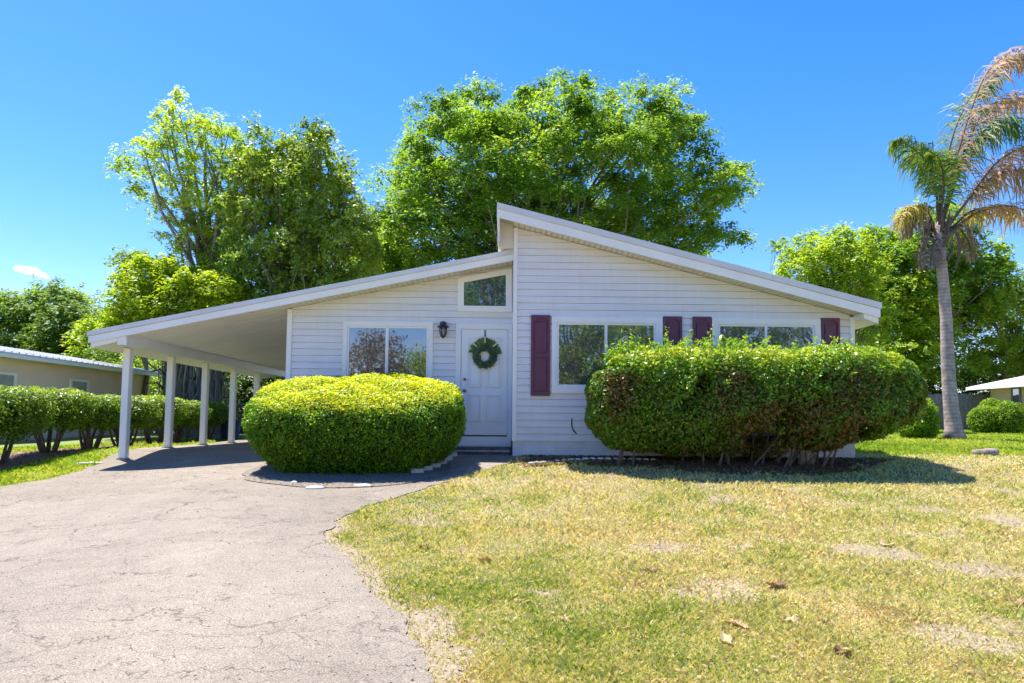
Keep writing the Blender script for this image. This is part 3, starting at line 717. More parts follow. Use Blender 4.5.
# --- far left wood
tree('broadleaf_tree', 'far broad tree at the left edge of the picture behind the tan house roof', 'tree',
     [(-70, 400), (-70, 300), (-20, 284), (14, 282), (40, 300), (46, 400)], 50, 0, .4, 'leaf_far', 1.25, 100, 130, .3, 3.5, 111, 'far trees beyond the tan house', limbs=12)
tree('broadleaf_tree', 'far round-topped tree, tallest behind the roof of the tan house', 'tree',
     [(22, 400), (18, 310), (34, 284), (58, 276), (84, 286), (104, 300), (112, 400)], 52, 62, .4, 'leaf_far', 1.25, 130, 130, .3, 3.5, 112, 'far trees beyond the tan house', limbs=12)
tree('broadleaf_tree', 'shadowy tree trunk and crown just beyond the tan house, below the far round-topped tree', 'tree',
     [(30, 400), (34, 330), (50, 305), (80, 300), (100, 320), (104, 400)], 44, 70, .35, 'leaf_dark', 1.1, 90, 110, .26, 2.5, 114, 'far trees beyond the tan house', limbs=16)
tree('broadleaf_tree', 'pale green tree between the far wood and the carport roof', 'tree',
     [(76, 400), (80, 335), (96, 312), (120, 306), (146, 320), (160, 400)], 40, 112, .3, 'leaf_yellow', .95, 80, 110, .22, 2.5, 113, 'far trees beyond the tan house', limbs=12)
# --- behind the carport
tree('broadleaf_tree', 'leafy green tree seen between the carport posts beyond the end of the tan house', 'tree',
     [(120, 440), (122, 370), (150, 345), (190, 345), (215, 365), (212, 440)], 32, 150, .2, 'leaf_bright', .8, 70, 120, .17, 2.0, 121, limbs=10)
tree('broadleaf_tree', 'dark shrubby tree at the rear of the carport', 'tree',
     [(196, 440), (198, 362), (240, 350), (300, 350), (306, 440)], 30, 245, .25, 'leaf_dark', .8, 95, 120, .15, 1.8, 122, limbs=20)

def mossy(px, Y, r, n, seed, label, lean=0):
    g = np.random.default_rng(seed)
    bx = AX(px, 420, Y); root = empty('oak_tree', (bx, Y, h(bx, Y)), label, 'tree', 'mossy oaks beyond the carport')
    mb = MB(); pts = [(bx + lean * t + .06 * math.sin(9 * t + seed), Y, h(bx, Y) - .2 + 4.3 * t) for t in np.linspace(0, 1, 8)]
    mb.tube(pts, [r * 1.5] + [r * (1 - .4 * t) for t in np.linspace(.1, 1, 7)], 12)
    P0 = []
    for k in range(7):
        s = Vector(pts[2 + k % 4]); e = s + Vector((g.uniform(-.9, .9), g.uniform(-.9, .4), g.uniform(.1, .6)))
        mb.tube([s, s.lerp(e, .5) + Vector((0, 0, .2)), e], [r * .35, r * .22, .03], 6, cap=False); P0.append((s, e))
    mb.build('trunk', M['bark'], root, smooth_=True)
    # hanging strands
    V = []; F = []; T = []; b = 0
    for _ in range(n):
        s, e = P0[g.integers(len(P0))]; q = s.lerp(e, g.uniform(.05, 1)) if g.random() < .55 else Vector((bx + g.normal() * r * 1.2, Y - abs(g.normal()) * r, h(bx, Y) + g.uniform(1.4, 4.0)))
        L = g.uniform(.4, 1.5); w = g.uniform(.008, .028); a = g.uniform(0, 3.14); d = Vector((math.cos(a), math.sin(a), 0)) * w
        x = Vector((g.normal() * .06, g.normal() * .06, 0))
        c = [q, q + x + Vector((0, 0, -L * .5)), q + x * 1.8 + Vector((0, 0, -L))]
        V += [c[0] - d * .5, c[0] + d * .5, c[1] - d, c[1] + d, c[2] - d * .2, c[2] + d * .2]; F += [(b, b + 1, b + 3, b + 2), (b + 2, b + 3, b + 5, b + 4)]; b += 6
        t = g.uniform(0, 1); T += [t, t]
    np_mesh('moss', [tuple(v) for v in V], F, M['moss'], root, T)
    poly = [(px - 60, 330), (px - 55, 300), (px, 285), (px + 60, 300), (px + 60, 345), (px, 350)]
    pl = [(at(*p, Y).x, at(*p, Y).z) for p in poly]
    cs = np.array([[g.uniform(bx - 2.2, bx + 2.2), Y + g.uniform(-1.5, 1.5), h(bx, Y) + g.uniform(3.0, 4.2)] for _ in range(40)])
    idx = np.repeat(np.arange(40), 90); D = rand_unit(len(idx), g); P = cs[idx] + D * (g.uniform(0, 1, len(idx)) ** .5)[:, None] * np.array([.7, .7, .4])
    V, F = leaves(P, nrm(np.array([0, 0, .7]) + rand_unit(len(idx), g) * .7), np.full(len(P), .13), .45, g)
    np_mesh('crown', V, F, M['leaf_dark'], root, np.clip(.5 + .2 * g.normal(size=len(P)), 0, 1))
mossy(162, 27, .17, 60, 5, 'slim dark oak trunk seen between the first two carport posts', .25)
mossy(188, 25, .26, 420, 6, 'grey moss-draped oak trunk between the second and third carport posts', -.1)
mossy(200, 23.5, .30, 480, 8, 'thick moss-hung oak trunk just left of the third carport post', .1)
mossy(218, 26.5, .2, 100, 9, 'dark oak trunk just right of the third carport post', -.2)

# --- right hand trees
tree('broadleaf_tree', 'airy bright green tree with visible limbs, nearest to the right end of the roof', 'tree',
     [(782, 300), (776, 262), (790, 240), (812, 222), (838, 222), (862, 236), (880, 262), (884, 330), (862, 360), (840, 330)], 34, 842, .26, 'leaf_bright', .85, 130, 90, .2, 2.6, 131, limbs=70, asp=.4, trunk_top=(845, 262), limb_r=1.3)
tree('broadleaf_tree', 'taller dark-shaded tree rising behind the palm', 'tree',
     [(842, 330), (850, 240), (870, 216), (905, 200), (940, 205), (975, 222), (1000, 248), (1000, 330)], 42, 900, .4, 'leaf_big', 1.15, 150, 120, .26, 3.0, 132, limbs=40)
tree('broadleaf_tree', 'rounded light green tree between the house and the palm trunk', 'tree',
     [(860, 392), (858, 320), (872, 280), (900, 266), (932, 268), (948, 300), (950, 385)], 41, 905, .3, 'leaf_bright', .9, 190, 120, .19, 2.6, 133, limbs=30)
tree('broadleaf_tree', 'rounded light green tree right of the palm trunk at the picture edge', 'tree',
     [(950, 385), (945, 310), (962, 275), (1000, 262), (1040, 264), (1085, 285), (1095, 385)], 42, 1005, .3, 'leaf_bright', .95, 200, 120, .2, 2.8, 134, limbs=50)
tree('broadleaf_tree', 'dark low tree filling the gap behind the wooden fence', 'tree',
     [(858, 432), (862, 370), (900, 355), (960, 350), (1030, 355), (1070, 380), (1060, 430)], 45, 925, .4, 'leaf_dark', .95, 170, 110, .2, 1.5, 135, limbs=30)
tree('broadleaf_tree', 'small thin grey treetop against the sky left of the airy green tree', 'tree',
     [(766, 250), (768, 238), (780, 233), (790, 240), (788, 252), (778, 256)], 44, 782, .1, 'leaf_far', .45, 10, 30, .16, .4, 136, limbs=10)

# --- trees across the street, seen only in the window panes
def street_tree(x, Y, hgt, w, mat, seed, label, n=140, ln=90, ls=.22):
    g = np.random.default_rng(seed); root = empty('broadleaf_tree', (x, Y, h(x, Y)), label, 'tree')
    b = h(x, Y); tr = MB().tube([(x, Y, b - .2), (x + .2, Y, b + hgt * .3), (x, Y + .1, b + hgt * .8)], [.4, .28, .06], 10)
    D = rand_unit(n, g); rr = g.uniform(.3, 1, n) ** .5; C = np.array([x, Y, b + hgt * .55]) + D * rr[:, None] * np.array([w, w, hgt * .45])
    C = C[C[:, 2] > b + .5]
    for c in C[:60]: tr.tube([(x, Y, b + hgt * .3), tuple((np.array([x, Y, b + hgt * .45]) + c) / 2), tuple(c)], [.09, .06, .02], 5, cap=False)
    tr.build('trunk', M['bark'], root, smooth_=True)
    idx = np.repeat(np.arange(len(C)), ln); D = rand_unit(len(idx), g); P = C[idx] + D * (g.uniform(0, 1, len(idx)) ** .5)[:, None] * np.array([1.1, 1.1, .8])
    V, F = leaves(P, nrm(np.array([0, 0, .6]) + rand_unit(len(idx), g) * .8), np.full(len(P), ls), .5, g)
    np_mesh('crown', V, F, M[mat], root, np.clip(.5 + .15 * g.normal(size=len(C))[idx] + .15 * g.normal(size=len(P)), 0, 1))
street_tree(-9.2, -21, 8.6, 2.3, 'leaf_tan', 201, 'brown bare-twigged tree across the street, mirrored left of the door', 110, 60)
street_tree(-5.6, -22, 7.0, 2.5, 'leaf_bright', 202, 'low green tree across the street, mirrored beside the brown one', 150)
street_tree(-.9, -20, 14.5, 2.8, 'leaf_dark', 206, 'very tall dark tree across the street, mirrored in the transom window', 170)
street_tree(4.6, -20, 11, 2.6, 'leaf_holly', 203, 'tall olive tree across the street, mirrored beside the lone shutter')
street_tree(9.6, -22, 12, 3.2, 'leaf_bright', 204, 'tall green tree across the street, mirrored in the wide window')
street_tree(16, -22, 13, 4.0, 'leaf_dark', 205, 'broad dark tree across the street, mirrored above the long hedge')
street_tree(21.5, -21, 12, 3.4, 'leaf_bright', 207, 'tall green tree across the street, last one on the right')

# ------------------------------------------------------------------ palm
M['palm_trunk'] = None
def palm_trunk_mat():
    m, nt, nd, lk, p = mat_new('palm_bark'); tc = N(nd, 'ShaderNodeTexCoord')
    w = N(nd, 'ShaderNodeTexWave', Scale=2.4, Distortion=2.5, Detail=3.); w.bands_direction = 'Z'; lk.new(tc.outputs['Object'], w.inputs['Vector'])
    n = N(nd, 'ShaderNodeTexNoise', Scale=3.5, Detail=8., Roughness=.7); lk.new(tc.outputs['Object'], n.inputs['Vector'])
    r = ramp(nd, [(.3, (.20, .15, .14)), (.48, (.36, .28, .26)), (.6, (.48, .38, .34)), (.72, (.42, .24, .14))]); lk.new(n.outputs[0], r.inputs[0])
    r2 = ramp(nd, [(0, (.62, .62, .62)), (.35, (1, 1, 1))]); lk.new(w.outputs[0], r2.inputs[0])
    mx = N(nd, 'ShaderNodeMix', data_type='RGBA', blend_type='MULTIPLY'); mx.inputs[0].default_value = .75; lk.new(r.outputs[0], mx.inputs[6]); lk.new(r2.outputs[0], mx.inputs[7])
    lk.new(mx.outputs[2], p.inputs['Base Color']); p.inputs['Roughness'].default_value = .9
    bp = N(nd, 'ShaderNodeBump', Strength=.8, Distance=.05); lk.new(n.outputs[0], bp.inputs['Height']); lk.new(bp.outputs[0], p.inputs['Normal'])
    return m
M['palm_trunk'] = palm_trunk_mat()
M['frond_green'] = leafmat('green_frond', [(0, (.05, .12, .03)), (.5, (.13, .24, .06)), (1, (.28, .36, .10))], .42, .5, 1.4)
M['frond_brown'] = leafmat('browning_frond', [(0, (.16, .20, .07)), (.35, (.32, .27, .13)), (.65, (.50, .30, .22)), (1, (.68, .46, .36))], .45, .6, 1.2)
M['frond_yellow'] = leafmat('yellow_frond', [(0, (.20, .17, .03)), (.5, (.42, .34, .05)), (1, (.55, .45, .12))], .35, .6, 1.2)
M['frond_dead'] = leafmat('dead_frond', [(0, (.13, .10, .08)), (.5, (.27, .21, .17)), (1, (.42, .35, .29))], .15, .8, 1.0)
PY = 22.5
pb = G(955, 440); PY = pb.y
palm = empty('palm_tree', (pb.x, PY, pb.z), 'tall palm with a leaning grey trunk and ragged browning fronds on the right lawn', 'palm tree')
tp = [at(x, y, PY) for x, y in ((955, 441), (954, 430), (951.5, 410), (949, 380), (947.5, 350), (946.5, 320), (944, 290), (941.5, 262), (940, 240), (939, 222))]
pxm = PY / 683
MB().tube(tp, [12 * pxm, 8.2 * pxm, 6.8 * pxm, 6.3 * pxm, 5.9 * pxm, 5.4 * pxm, 5.1 * pxm, 5.0 * pxm, 5.0 * pxm, 3 * pxm], 20).build('trunk', M['palm_trunk'], palm, smooth_=True)
def spline(P, n):
    P = [Vector(p) for p in P]; P = [P[0] * 2 - P[1]] + P + [P[-1] * 2 - P[-2]]; out = []
    m = len(P) - 3
    for i in range(n):
        u = i / (n - 1) * m; k = min(int(u), m - 1); t = u - k; a, b, c, d = P[k:k + 4]
        out.append(.5 * ((2 * b) + (c - a) * t + (2 * a - 5 * b + 4 * c - d) * t * t + (3 * b - a - 3 * c + d) * t ** 3))
    return out
def frond(pts, mat, ll, seed, nl=70, hang=.75, dy=0., w=.027, start=.22):
    g = np.random.default_rng(seed); n = len(pts)
    P = [at(x, y, PY + dy * i / (n - 1)) for i, (x, y) in enumerate(pts)]; S = spline(P, 26)
    V = []; F = []; T = []; b = 0
    nl = int(nl * 1.4)
    for k in range(nl):
        t = start + (1 - start) * k / nl; u = t * 25; i = min(int(u), 24); c = S[i].lerp(S[i + 1], u - i); tg = (S[i + 1] - S[i]).normalized()
        side = tg.cross(Vector((0, 0, 1))); side = side.normalized() if side.length > .1 else Vector((0, 1, 0))
        L0_ = 1.1 * ll * (math.sin(math.pi * min(1, .25 + .8 * (t - start) / (1 - start))) * .8 + .25)
        for sg in (-1, 1):
            L = L0_ * g.uniform(.75, 1.2); q = c
            d0 = (side * sg * g.uniform(.5, 1) + tg * g.uniform(.25, .6) + Vector((0, 0, g.uniform(-.5, .3))) + Vector((g.normal(), g.normal(), g.normal())) * .18).normalized()
            d1 = (d0 * (1 - hang) + Vector((0, 0, -1)) * hang + Vector((g.normal(), g.normal(), 0)) * .12).normalized()
            wv = tg * w
            p1 = q + d0 * L * .4; p2 = p1 + (d0 + d1).normalized() * L * .3; p3 = p2 + d1 * L * .4
            V += [q - wv * .6, q + wv * .6, p1 - wv, p1 + wv, p2 - wv * .8, p2 + wv * .8, p3 - wv * .15, p3 + wv * .15]
            F += [(b, b + 1, b + 3, b + 2), (b + 2, b + 3, b + 5, b + 4), (b + 4, b + 5, b + 7, b + 6)]; b += 8
            tt = float(np.clip(g.normal(.5, .22), 0, 1)); T += [tt] * 3
    o = np_mesh('frond', [tuple(v) for v in V], F, M[mat], palm, T)
    MB().tube(S, [.05 - .04 * i / 25 for i in range(26)], 5).build('frond_stem', M['frond_dead'], o, smooth_=True)
    return o
c0 = (940, 232)
frond([c0, (950, 185), (968, 120), (988, 72), (1012, 56), (1030, 72)], 'frond_brown', 1.3, 1, 90, .7, -.6)
frond([c0, (944, 180), (955, 130), (975, 92), (1002, 78)], 'frond_green', 1.2, 2, 80, .7, .8)
frond([c0, (958, 170), (982, 115), (1012, 98), (1040, 112)], 'frond_brown', 1.2, 3, 90, .75, .5)
frond([c0, (962, 165), (985, 130), (1010, 122), (1030, 145)], 'frond_green', 1.1, 4, 80, .75, -.9)
frond([(942, 235), (968, 200), (1000, 160), (1035, 146), (1070, 160)], 'frond_brown', 1.25, 5, 90, .8, 0)
frond([(942, 236), (975, 192), (1005, 172), (1040, 175), (1070, 200)], 'frond_brown', 1.1, 6, 80, .8, -1.2)
frond([(944, 238), (975, 214), (1010, 206), (1045, 222), (1065, 250)], 'frond_brown', 1.0, 7, 70, .8, .6)
frond([(944, 238), (970, 212), (1000, 208), (1025, 222)], 'frond_yellow', .8, 8, 50, .8, 1.2)
frond([(938, 232), (936, 190), (925, 160), (905, 143), (896, 140)], 'frond_green', .95, 9, 80, .85, -.4)
frond([(938, 232), (940, 185), (935, 155), (918, 150), (905, 165)], 'frond_green', .9, 10, 80, .85, .9)
frond([(938, 232), (944, 190), (940, 160), (930, 152)], 'frond_green', .9, 11, 60, .8, -1.2)
frond([(936, 235), (928, 212), (914, 206), (902, 214), (897, 232)], 'frond_yellow', .8, 12, 60, .85, -.3)
frond([(937, 235), (925, 216), (910, 220), (900, 240)], 'frond_dead', .8, 13, 50, .9, .5)
frond([(938, 236), (930, 226), (922, 245), (920, 270)], 'frond_dead', .7, 14, 40, .95, .3)
frond([(942, 236), (955, 226), (968, 240), (972, 262)], 'frond_dead', .7, 15, 40, .95, .5)
frond([(938, 236), (932, 250), (930, 270)], 'frond_dead', .6, 16, 30, .95, -.6)
for pts, dy in (([(943, 238), (956, 232), (960, 248), (956, 268)], -.8), ([(937, 240), (926, 240), (920, 255), (922, 274)], -.8), ([(940, 240), (933, 250), (936, 268)], -.9)):
    S = spline([at(x, y, PY + dy) for x, y in pts], 14)
    MB().tube(S, [.065 - .035 * i / 13 for i in range(14)], 7).build('hanging_boot', M['frond_dead'], palm, smooth_=True)
mb = MB(); g = np.random.default_rng(77)
for k in range(18):
    a = g.uniform(0, 6.28); z = at(940, g.uniform(226, 262), PY).z; bx = AX(940, 240, PY)
    mb.tube([(bx + .2 * math.cos(a), PY + .2 * math.sin(a), z), (bx + .34 * math.cos(a), PY + .34 * math.sin(a), z + .25), (bx + .42 * math.cos(a), PY + .42 * math.sin(a), z + .55)], [.07, .045, .015], 5)
mb.build('frond_base', M['frond_dead'], palm)

# ------------------------------------------------------------------ shrubs and hedges
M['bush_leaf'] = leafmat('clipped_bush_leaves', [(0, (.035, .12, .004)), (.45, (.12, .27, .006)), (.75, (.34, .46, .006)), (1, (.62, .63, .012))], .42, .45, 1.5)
M['hedge_leaf'] = leafmat('viburnum_leaves', [(0, (.17, .08, .045)), (.22, (.26, .16, .06)), (.38, (.16, .17, .035)), (.55, (.09, .23, .02)), (.8, (.22, .40, .03)), (1, (.46, .52, .05))], .36, .35, 1.5)
M['hedge_core'] = speckle('twig_core', [(.3, (.012, .014, .006)), (.6, (.035, .035, .018))], 12)
M['stem'] = speckle('shrub_stem', [(.3, (.07, .055, .045)), (.6, (.17, .14, .12))], 12)

# the round clipped bush: surface of revolution in a squared-off ellipse
def bush_surface(u, th, cx, cy, rx_, ry_, zb, zt, prof, e=2.4, tilt=0.):
    """u 0..1 from foot to crown"""
    r = np.interp(u, prof[0], prof[1]); zz = zb + (zt - zb) * np.interp(u, prof[0], prof[2])
    c, s = np.cos(th), np.sin(th); k = (np.abs(c) ** e + np.abs(s) ** e) ** (-1 / e)
    lump = 1 + .025 * np.sin(3 * th + 1) + .02 * np.sin(7 * th + 5 * u) + .012 * np.sin(13 * th + 11 * u)
    return np.stack([cx + rx_ * r * k * lump * c, cy + ry_ * r * k * lump * s, zz + tilt * np.clip((u - .45) * 3, 0, 1) * r * k * s + .03 * np.sin(4 * th + 2) * (u > .5)], -1)
def shell_bush(name, label, cx, cy, rx_, ry_, zb, zt, prof, n, ls, mat, seed, cat='bush', group=None, e=2.4, tintf=None, depth=.12, asp=.6, core_s=.9, upn=.35, tilt=0.):
    g = np.random.default_rng(seed)
    root = empty(name, (cx, cy, zb), label, cat, group)
    nu, nt_ = 26, 60; us = np.linspace(0, 1, nu); ts = np.linspace(0, 2 * np.pi, nt_, endpoint=False)
    U, T = np.meshgrid(us, ts, indexing='ij'); S = bush_surface(U.ravel(), T.ravel(), cx, cy, rx_, ry_, zb, zt, prof, e, tilt)
    cen = np.array([cx, cy, (zb + zt) / 2]); Vc = cen + (S - cen) * core_s
    i, j = np.meshgrid(np.arange(nu - 1), np.arange(nt_), indexing='ij'); i = i.ravel(); j = j.ravel(); j2 = (j + 1) % nt_
    np_mesh('branches', Vc, np.stack([i * nt_ + j, i * nt_ + j2, (i + 1) * nt_ + j2, (i + 1) * nt_ + j], 1), M['hedge_core'], root, smooth_=True)
    # area-weighted samples
    S3 = S.reshape(nu, nt_, 3); P00 = S3[i, j]; P01 = S3[i, j2]; P10 = S3[i + 1, j]; A = np.linalg.norm(np.cross(P01 - P00, P10 - P00), axis=1) + 1e-9
    q = g.choice(len(A), n, p=A / A.sum()); a = g.random(n)[:, None]; b = g.random(n)[:, None]
    P = P00[q] + (P01[q] - P00[q]) * a + (P10[q] - P00[q]) * b
    nn = nrm(np.cross(P01[q] - P00[q], P10[q] - P00[q]))
    nn *= np.sign(((P - cen) * nn).sum(1))[:, None]
    lum = n2d(P[:, 0] * 1 + P[:, 1], P[:, 2] + P[:, 1] * .5, seed, 4.5); lum2 = n2d(P[:, 0] + P[:, 1] * .7, P[:, 2] - P[:, 1] * .4, seed + 3, 13)
    P = P + nn * (g.uniform(-1, .35, n) * depth + .035 * lum + .03 * lum2)[:, None]
    Nl = nrm(nn * .7 + np.array([0, 0, upn]) + rand_unit(n, g) * .75)
    V, F = leaves(P, Nl, np.full(n, ls), asp, g)
    tint = np.clip(.5 + .17 * g.normal(size=n) + .1 * lum, 0, 1)
    if tintf is not None: tint = tintf(P, tint, g)
    np_mesh('foliage', V, F, M[mat], root, tint)
    return root
prof_bush = ([0, .12, .3, .5, .66, .76, .86, .94, 1], [.66, .80, .95, 1.01, 1.0, .965, .80, .45, .0], [0, .12, .32, .54, .74, .85, .935, .975, 1])
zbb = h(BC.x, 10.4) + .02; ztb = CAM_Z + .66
def bush_tint(P, t, g):   # yellower new growth, plus sunlit crown and dimmer flanks painted into the tint
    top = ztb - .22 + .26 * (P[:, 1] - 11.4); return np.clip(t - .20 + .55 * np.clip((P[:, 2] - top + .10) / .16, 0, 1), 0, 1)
xb0, xb1 = AX(247, 420, 11.3), AX(464, 420, 11.3)
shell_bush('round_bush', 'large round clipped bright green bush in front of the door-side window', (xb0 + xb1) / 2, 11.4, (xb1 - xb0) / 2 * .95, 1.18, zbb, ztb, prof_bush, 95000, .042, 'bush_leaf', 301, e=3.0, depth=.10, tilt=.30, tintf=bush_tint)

# the long loose hedge under the right-hand windows
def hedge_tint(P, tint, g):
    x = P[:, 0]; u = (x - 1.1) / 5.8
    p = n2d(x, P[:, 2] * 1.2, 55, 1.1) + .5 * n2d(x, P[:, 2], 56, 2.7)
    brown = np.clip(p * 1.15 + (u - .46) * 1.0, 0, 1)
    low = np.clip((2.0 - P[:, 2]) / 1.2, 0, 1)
    top = np.clip((P[:, 2] - 2.35) / .35, 0, 1)  # top-lit look painted in: leaves tinted yellower near the top
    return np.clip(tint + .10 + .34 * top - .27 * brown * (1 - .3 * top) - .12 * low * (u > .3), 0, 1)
hx0, hx1 = AX(589, 400, 11.1), AX(929, 400, 11.1)
prof_h = ([0, .12, .3, .5, .7, .84, .93, 1], [.84, .92, .98, 1.0, .985, .93, .78, .0], [.0, .13, .32, .52, .74, .90, .965, 1])
LH = h(4, 11) ; zth = AZp(760, 345, 11.2)
g = np.random.default_rng(400)
hedge = empty('long_hedge', ((hx0 + hx1) / 2, 11.3, LH), 'long loose hedge with green and browning leaves under the shuttered windows', 'hedge')
HCX, HRX, HCY, HRY = (hx0 + hx1) / 2, (hx1 - hx0) / 2, 11.4, .80
def hedge_foot(x):   # foliage bottom rises to the right
    u = (x - hx0) / (hx1 - hx0); return LH + np.interp(u, [-.1, .0, .12, .5, .68, .78, .9, 1.1], [.58, .43, .23, .23, .26, .38, .56, .9])
def hedge_top(x):
    u = (x - hx0) / (hx1 - hx0); return zth - np.interp(u, [-.1, 0, .05, .12, .25, .5, .9, .97, 1.1], [.6, .35, .22, .10, .06, .03, 0.0, .1, .4]) + .015 * n1d(x, 41, 2)
def hedge_points(n, g, shell=True):
    u = g.uniform(0, 1, n); th = g.uniform(0, 2 * np.pi, n)
    return u, th
n = 150000
uu = g.uniform(-1, 1, n); ph = g.uniform(0, 2 * np.pi, n)     # superellipse cross-section swept along x
ex = np.abs(uu); taper = (1 - ex ** 5) ** (1 / 2.5)
ex_ = 3.2; c_, s_ = np.cos(ph), np.sin(ph); kk = (np.abs(c_) ** ex_ + np.abs(s_) ** ex_) ** (-1 / ex_)
X = HCX + HRX * uu; zf_, zt_ = hedge_foot(X), hedge_top(X); zc = (zf_ + zt_) / 2; zh = (zt_ - zf_) / 2
fill = g.uniform(0, 1, n) ** .38
Yp = HCY + HRY * taper * kk * c_ * fill; Zp = zc + zh * (.35 + .65 * taper) * kk * s_ * fill
endcap = g.random(n) < .03
P = np.stack([X, Yp, Zp], 1)
lum = n2d(P[:, 0], P[:, 2], 61, 3.2) + .7 * n2d(P[:, 0], P[:, 2] * 1.3, 62, 8)
gap = n2d(P[:, 0], P[:, 2], 63, 2.2) + .6 * n2d(P[:, 0] + P[:, 1], P[:, 2], 64, 6)
lowf = np.clip((LH + 1.15 - P[:, 2]) / 1.0, 0, 1); u01 = (P[:, 0] - hx0) / (hx1 - hx0)
keep = (gap > -.75 + .5 * lowf * np.clip((u01 - .15) * 3, 0, 1)) & (g.random(n) < 1 - .3 * lowf * (u01 > .3))
nn = nrm(np.stack([uu ** 5 * 1.2, c_, s_ * .9], 1))
P = P + nn * (.05 * lum)[:, None]
P[:, 1] += .72 * np.clip((LH + 1.0 - P[:, 2]) / .85, 0, 1) ** 1.3
P, nn = P[keep], nn[keep]; n = len(P)
Nl = nrm(nn * .5 + np.array([0, 0, .45]) + rand_unit(n, g) * .75)
V, F = leaves(P, Nl, np.full(n, .068), .5, g)
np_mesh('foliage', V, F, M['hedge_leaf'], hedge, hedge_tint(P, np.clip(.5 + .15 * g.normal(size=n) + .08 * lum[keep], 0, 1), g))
# shoots sticking out of the top left
Pl = []
for k in range(150):
    x = g.uniform(hx0 + .3, hx0 + 3.0) if k < 110 else g.uniform(hx0, hx1); y = HCY + g.uniform(-.6, .5); z = float(hedge_top(x)) - .1; L = g.uniform(.12, .42) if k < 30 else g.uniform(.05, .2)
    e = Vector((x + g.normal() * .08, y + g.normal() * .05, z + L + .05)); 
    for q in range(12): t = g.uniform(.2, 1.05); Pl.append(tuple(Vector((x, y, z)).lerp(e, t) + Vector((g.normal(), g.normal(), g.normal())) * .028))
Pl = np.array(Pl); V, F = leaves(Pl, nrm(np.array([0, 0, .5]) + rand_unit(len(Pl), g)), np.full(len(Pl), .07), .45, g)
np_mesh('shoots', V, F, M['hedge_leaf'], hedge, np.clip(.78 + .12 * g.normal(size=len(Pl)), 0, 1))
# stems
for k in range(30):
    x = g.uniform(hx0 + .5, hx0 + 3.9) if k < 14 else g.uniform(hx0 + 2.9, hx0 + 4.1); y = HCY + g.uniform(.0, .45); z = h(x, y) - .05
    dx = g.uniform(0.0, 1.1) if x > hx0 + 2.6 else g.uniform(-.3, .3)
    dy = g.uniform(-.35, .2)
    MB().tube([(x, y, z), (x + dx * .3, y + dy * .2, z + .35), (x + dx * .9, y + dy, z + g.uniform(.9, 1.4))], [.026, .018, .006], 6).build('stem', M['stem'], hedge, smooth_=True)

# clipped hedge of separate shrubs along the left boundary
g = np.random.default_rng(500)
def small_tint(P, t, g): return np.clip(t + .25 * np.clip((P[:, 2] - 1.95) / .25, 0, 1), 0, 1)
M['ligustrum'] = leafmat('ligustrum_leaves', [(0, (.03, .08, .008)), (.5, (.09, .18, .014)), (.75, (.20, .32, .02)), (1, (.42, .52, .03))], .36, .4, 1.6)
prof_l = ([0, .1, .3, .55, .8, .92, 1], [.3, .62, .92, 1.03, 1.02, .9, .0], [0, .1, .3, .55, .84, .95, 1])
names = ['clipped multi-stemmed hedge shrub at the left edge of the picture', 'second clipped hedge shrub from the left edge, with thick dark stems', 'third clipped hedge shrub from the left, with pale slender stems', 'fourth clipped hedge shrub from the left, just left of the first carport post',
         'fifth clipped hedge shrub, seen just right of the first carport post', 'sixth clipped hedge shrub, seen left of the second carport post', 'farthest clipped hedge shrub, beyond the second carport post', 'nearest clipped hedge shrub, cut off by the left edge of the picture']
sh_y = [13.1, 14.5, 15.9, 17.3, 18.9, 20.3, 21.9, 11.7]
for k, (yy, lb) in enumerate(zip(sh_y, names)):
    x = -9.55; zb = h(x, yy); zt_h = CAM_Z + .56 + .04 * math.sin(k * 2)
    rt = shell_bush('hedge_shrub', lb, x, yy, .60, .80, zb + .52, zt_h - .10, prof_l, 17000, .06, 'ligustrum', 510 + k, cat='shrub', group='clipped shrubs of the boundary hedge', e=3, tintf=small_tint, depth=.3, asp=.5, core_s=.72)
    mb = MB()
    for q in range(9):
        a = g.uniform(0, 6.28); r = g.uniform(.05, .14); dx, dy = math.cos(a), math.sin(a)
        MB().tube([(x + r * dx, yy + r * dy, zb - .05), (x + 2 * r * dx, yy + 2.4 * r * dy, zb + .3), (x + .35 * dx, yy + .5 * dy, zb + .8)], [.045, .03, .015], 6).build('stem', M['stem'], rt, smooth_=True)
# leaf mulch under it
yv = np.arange(10, 24, .1); sheet('hedge_mulch', yv, -10.3 - .1 * n1d(yv, 71, 2), -8.95 + .12 * n1d(yv, 72, 2) + .05 * n1d(yv, 73, 8), .014, M['mulch'], 12)

# small shrubs on the right
def ball_bush(px, py, rpx, Y, label, seed, mat='bush_leaf', n=7000, ls=.07, hr=.9, group=None):
    c = at(px, py, Y); r = rpx * Y / 683; zb = h(c.x, Y) - .02
    prof = ([0, .15, .4, .65, .85, 1], [.55, .85, 1.0, .9, .6, .0], [0, .15, .42, .72, .92, 1])
    shell_bush('garden_shrub', label, c.x, Y, r, r * .9, zb, c.z + r * hr, prof, n, ls, mat, seed, cat='shrub', group=group, e=2, depth=.15, asp=.6, core_s=.82)
ball_bush(918, 414, 19, 24, 'rounded shrub beyond the right end of the long hedge, beside the fence', 601, n=9000, ls=.075)
ball_bush(985, 419, 14, 31.5, 'smaller left one of the two front shrubs by the yellow house', 602)
ball_bush(1009, 415, 15, 31, 'larger round shrub in front of the yellow house wall', 603)
ball_bush(992, 410, 13, 33, 'shrub peeping out behind the two front shrubs at the fence end', 604)

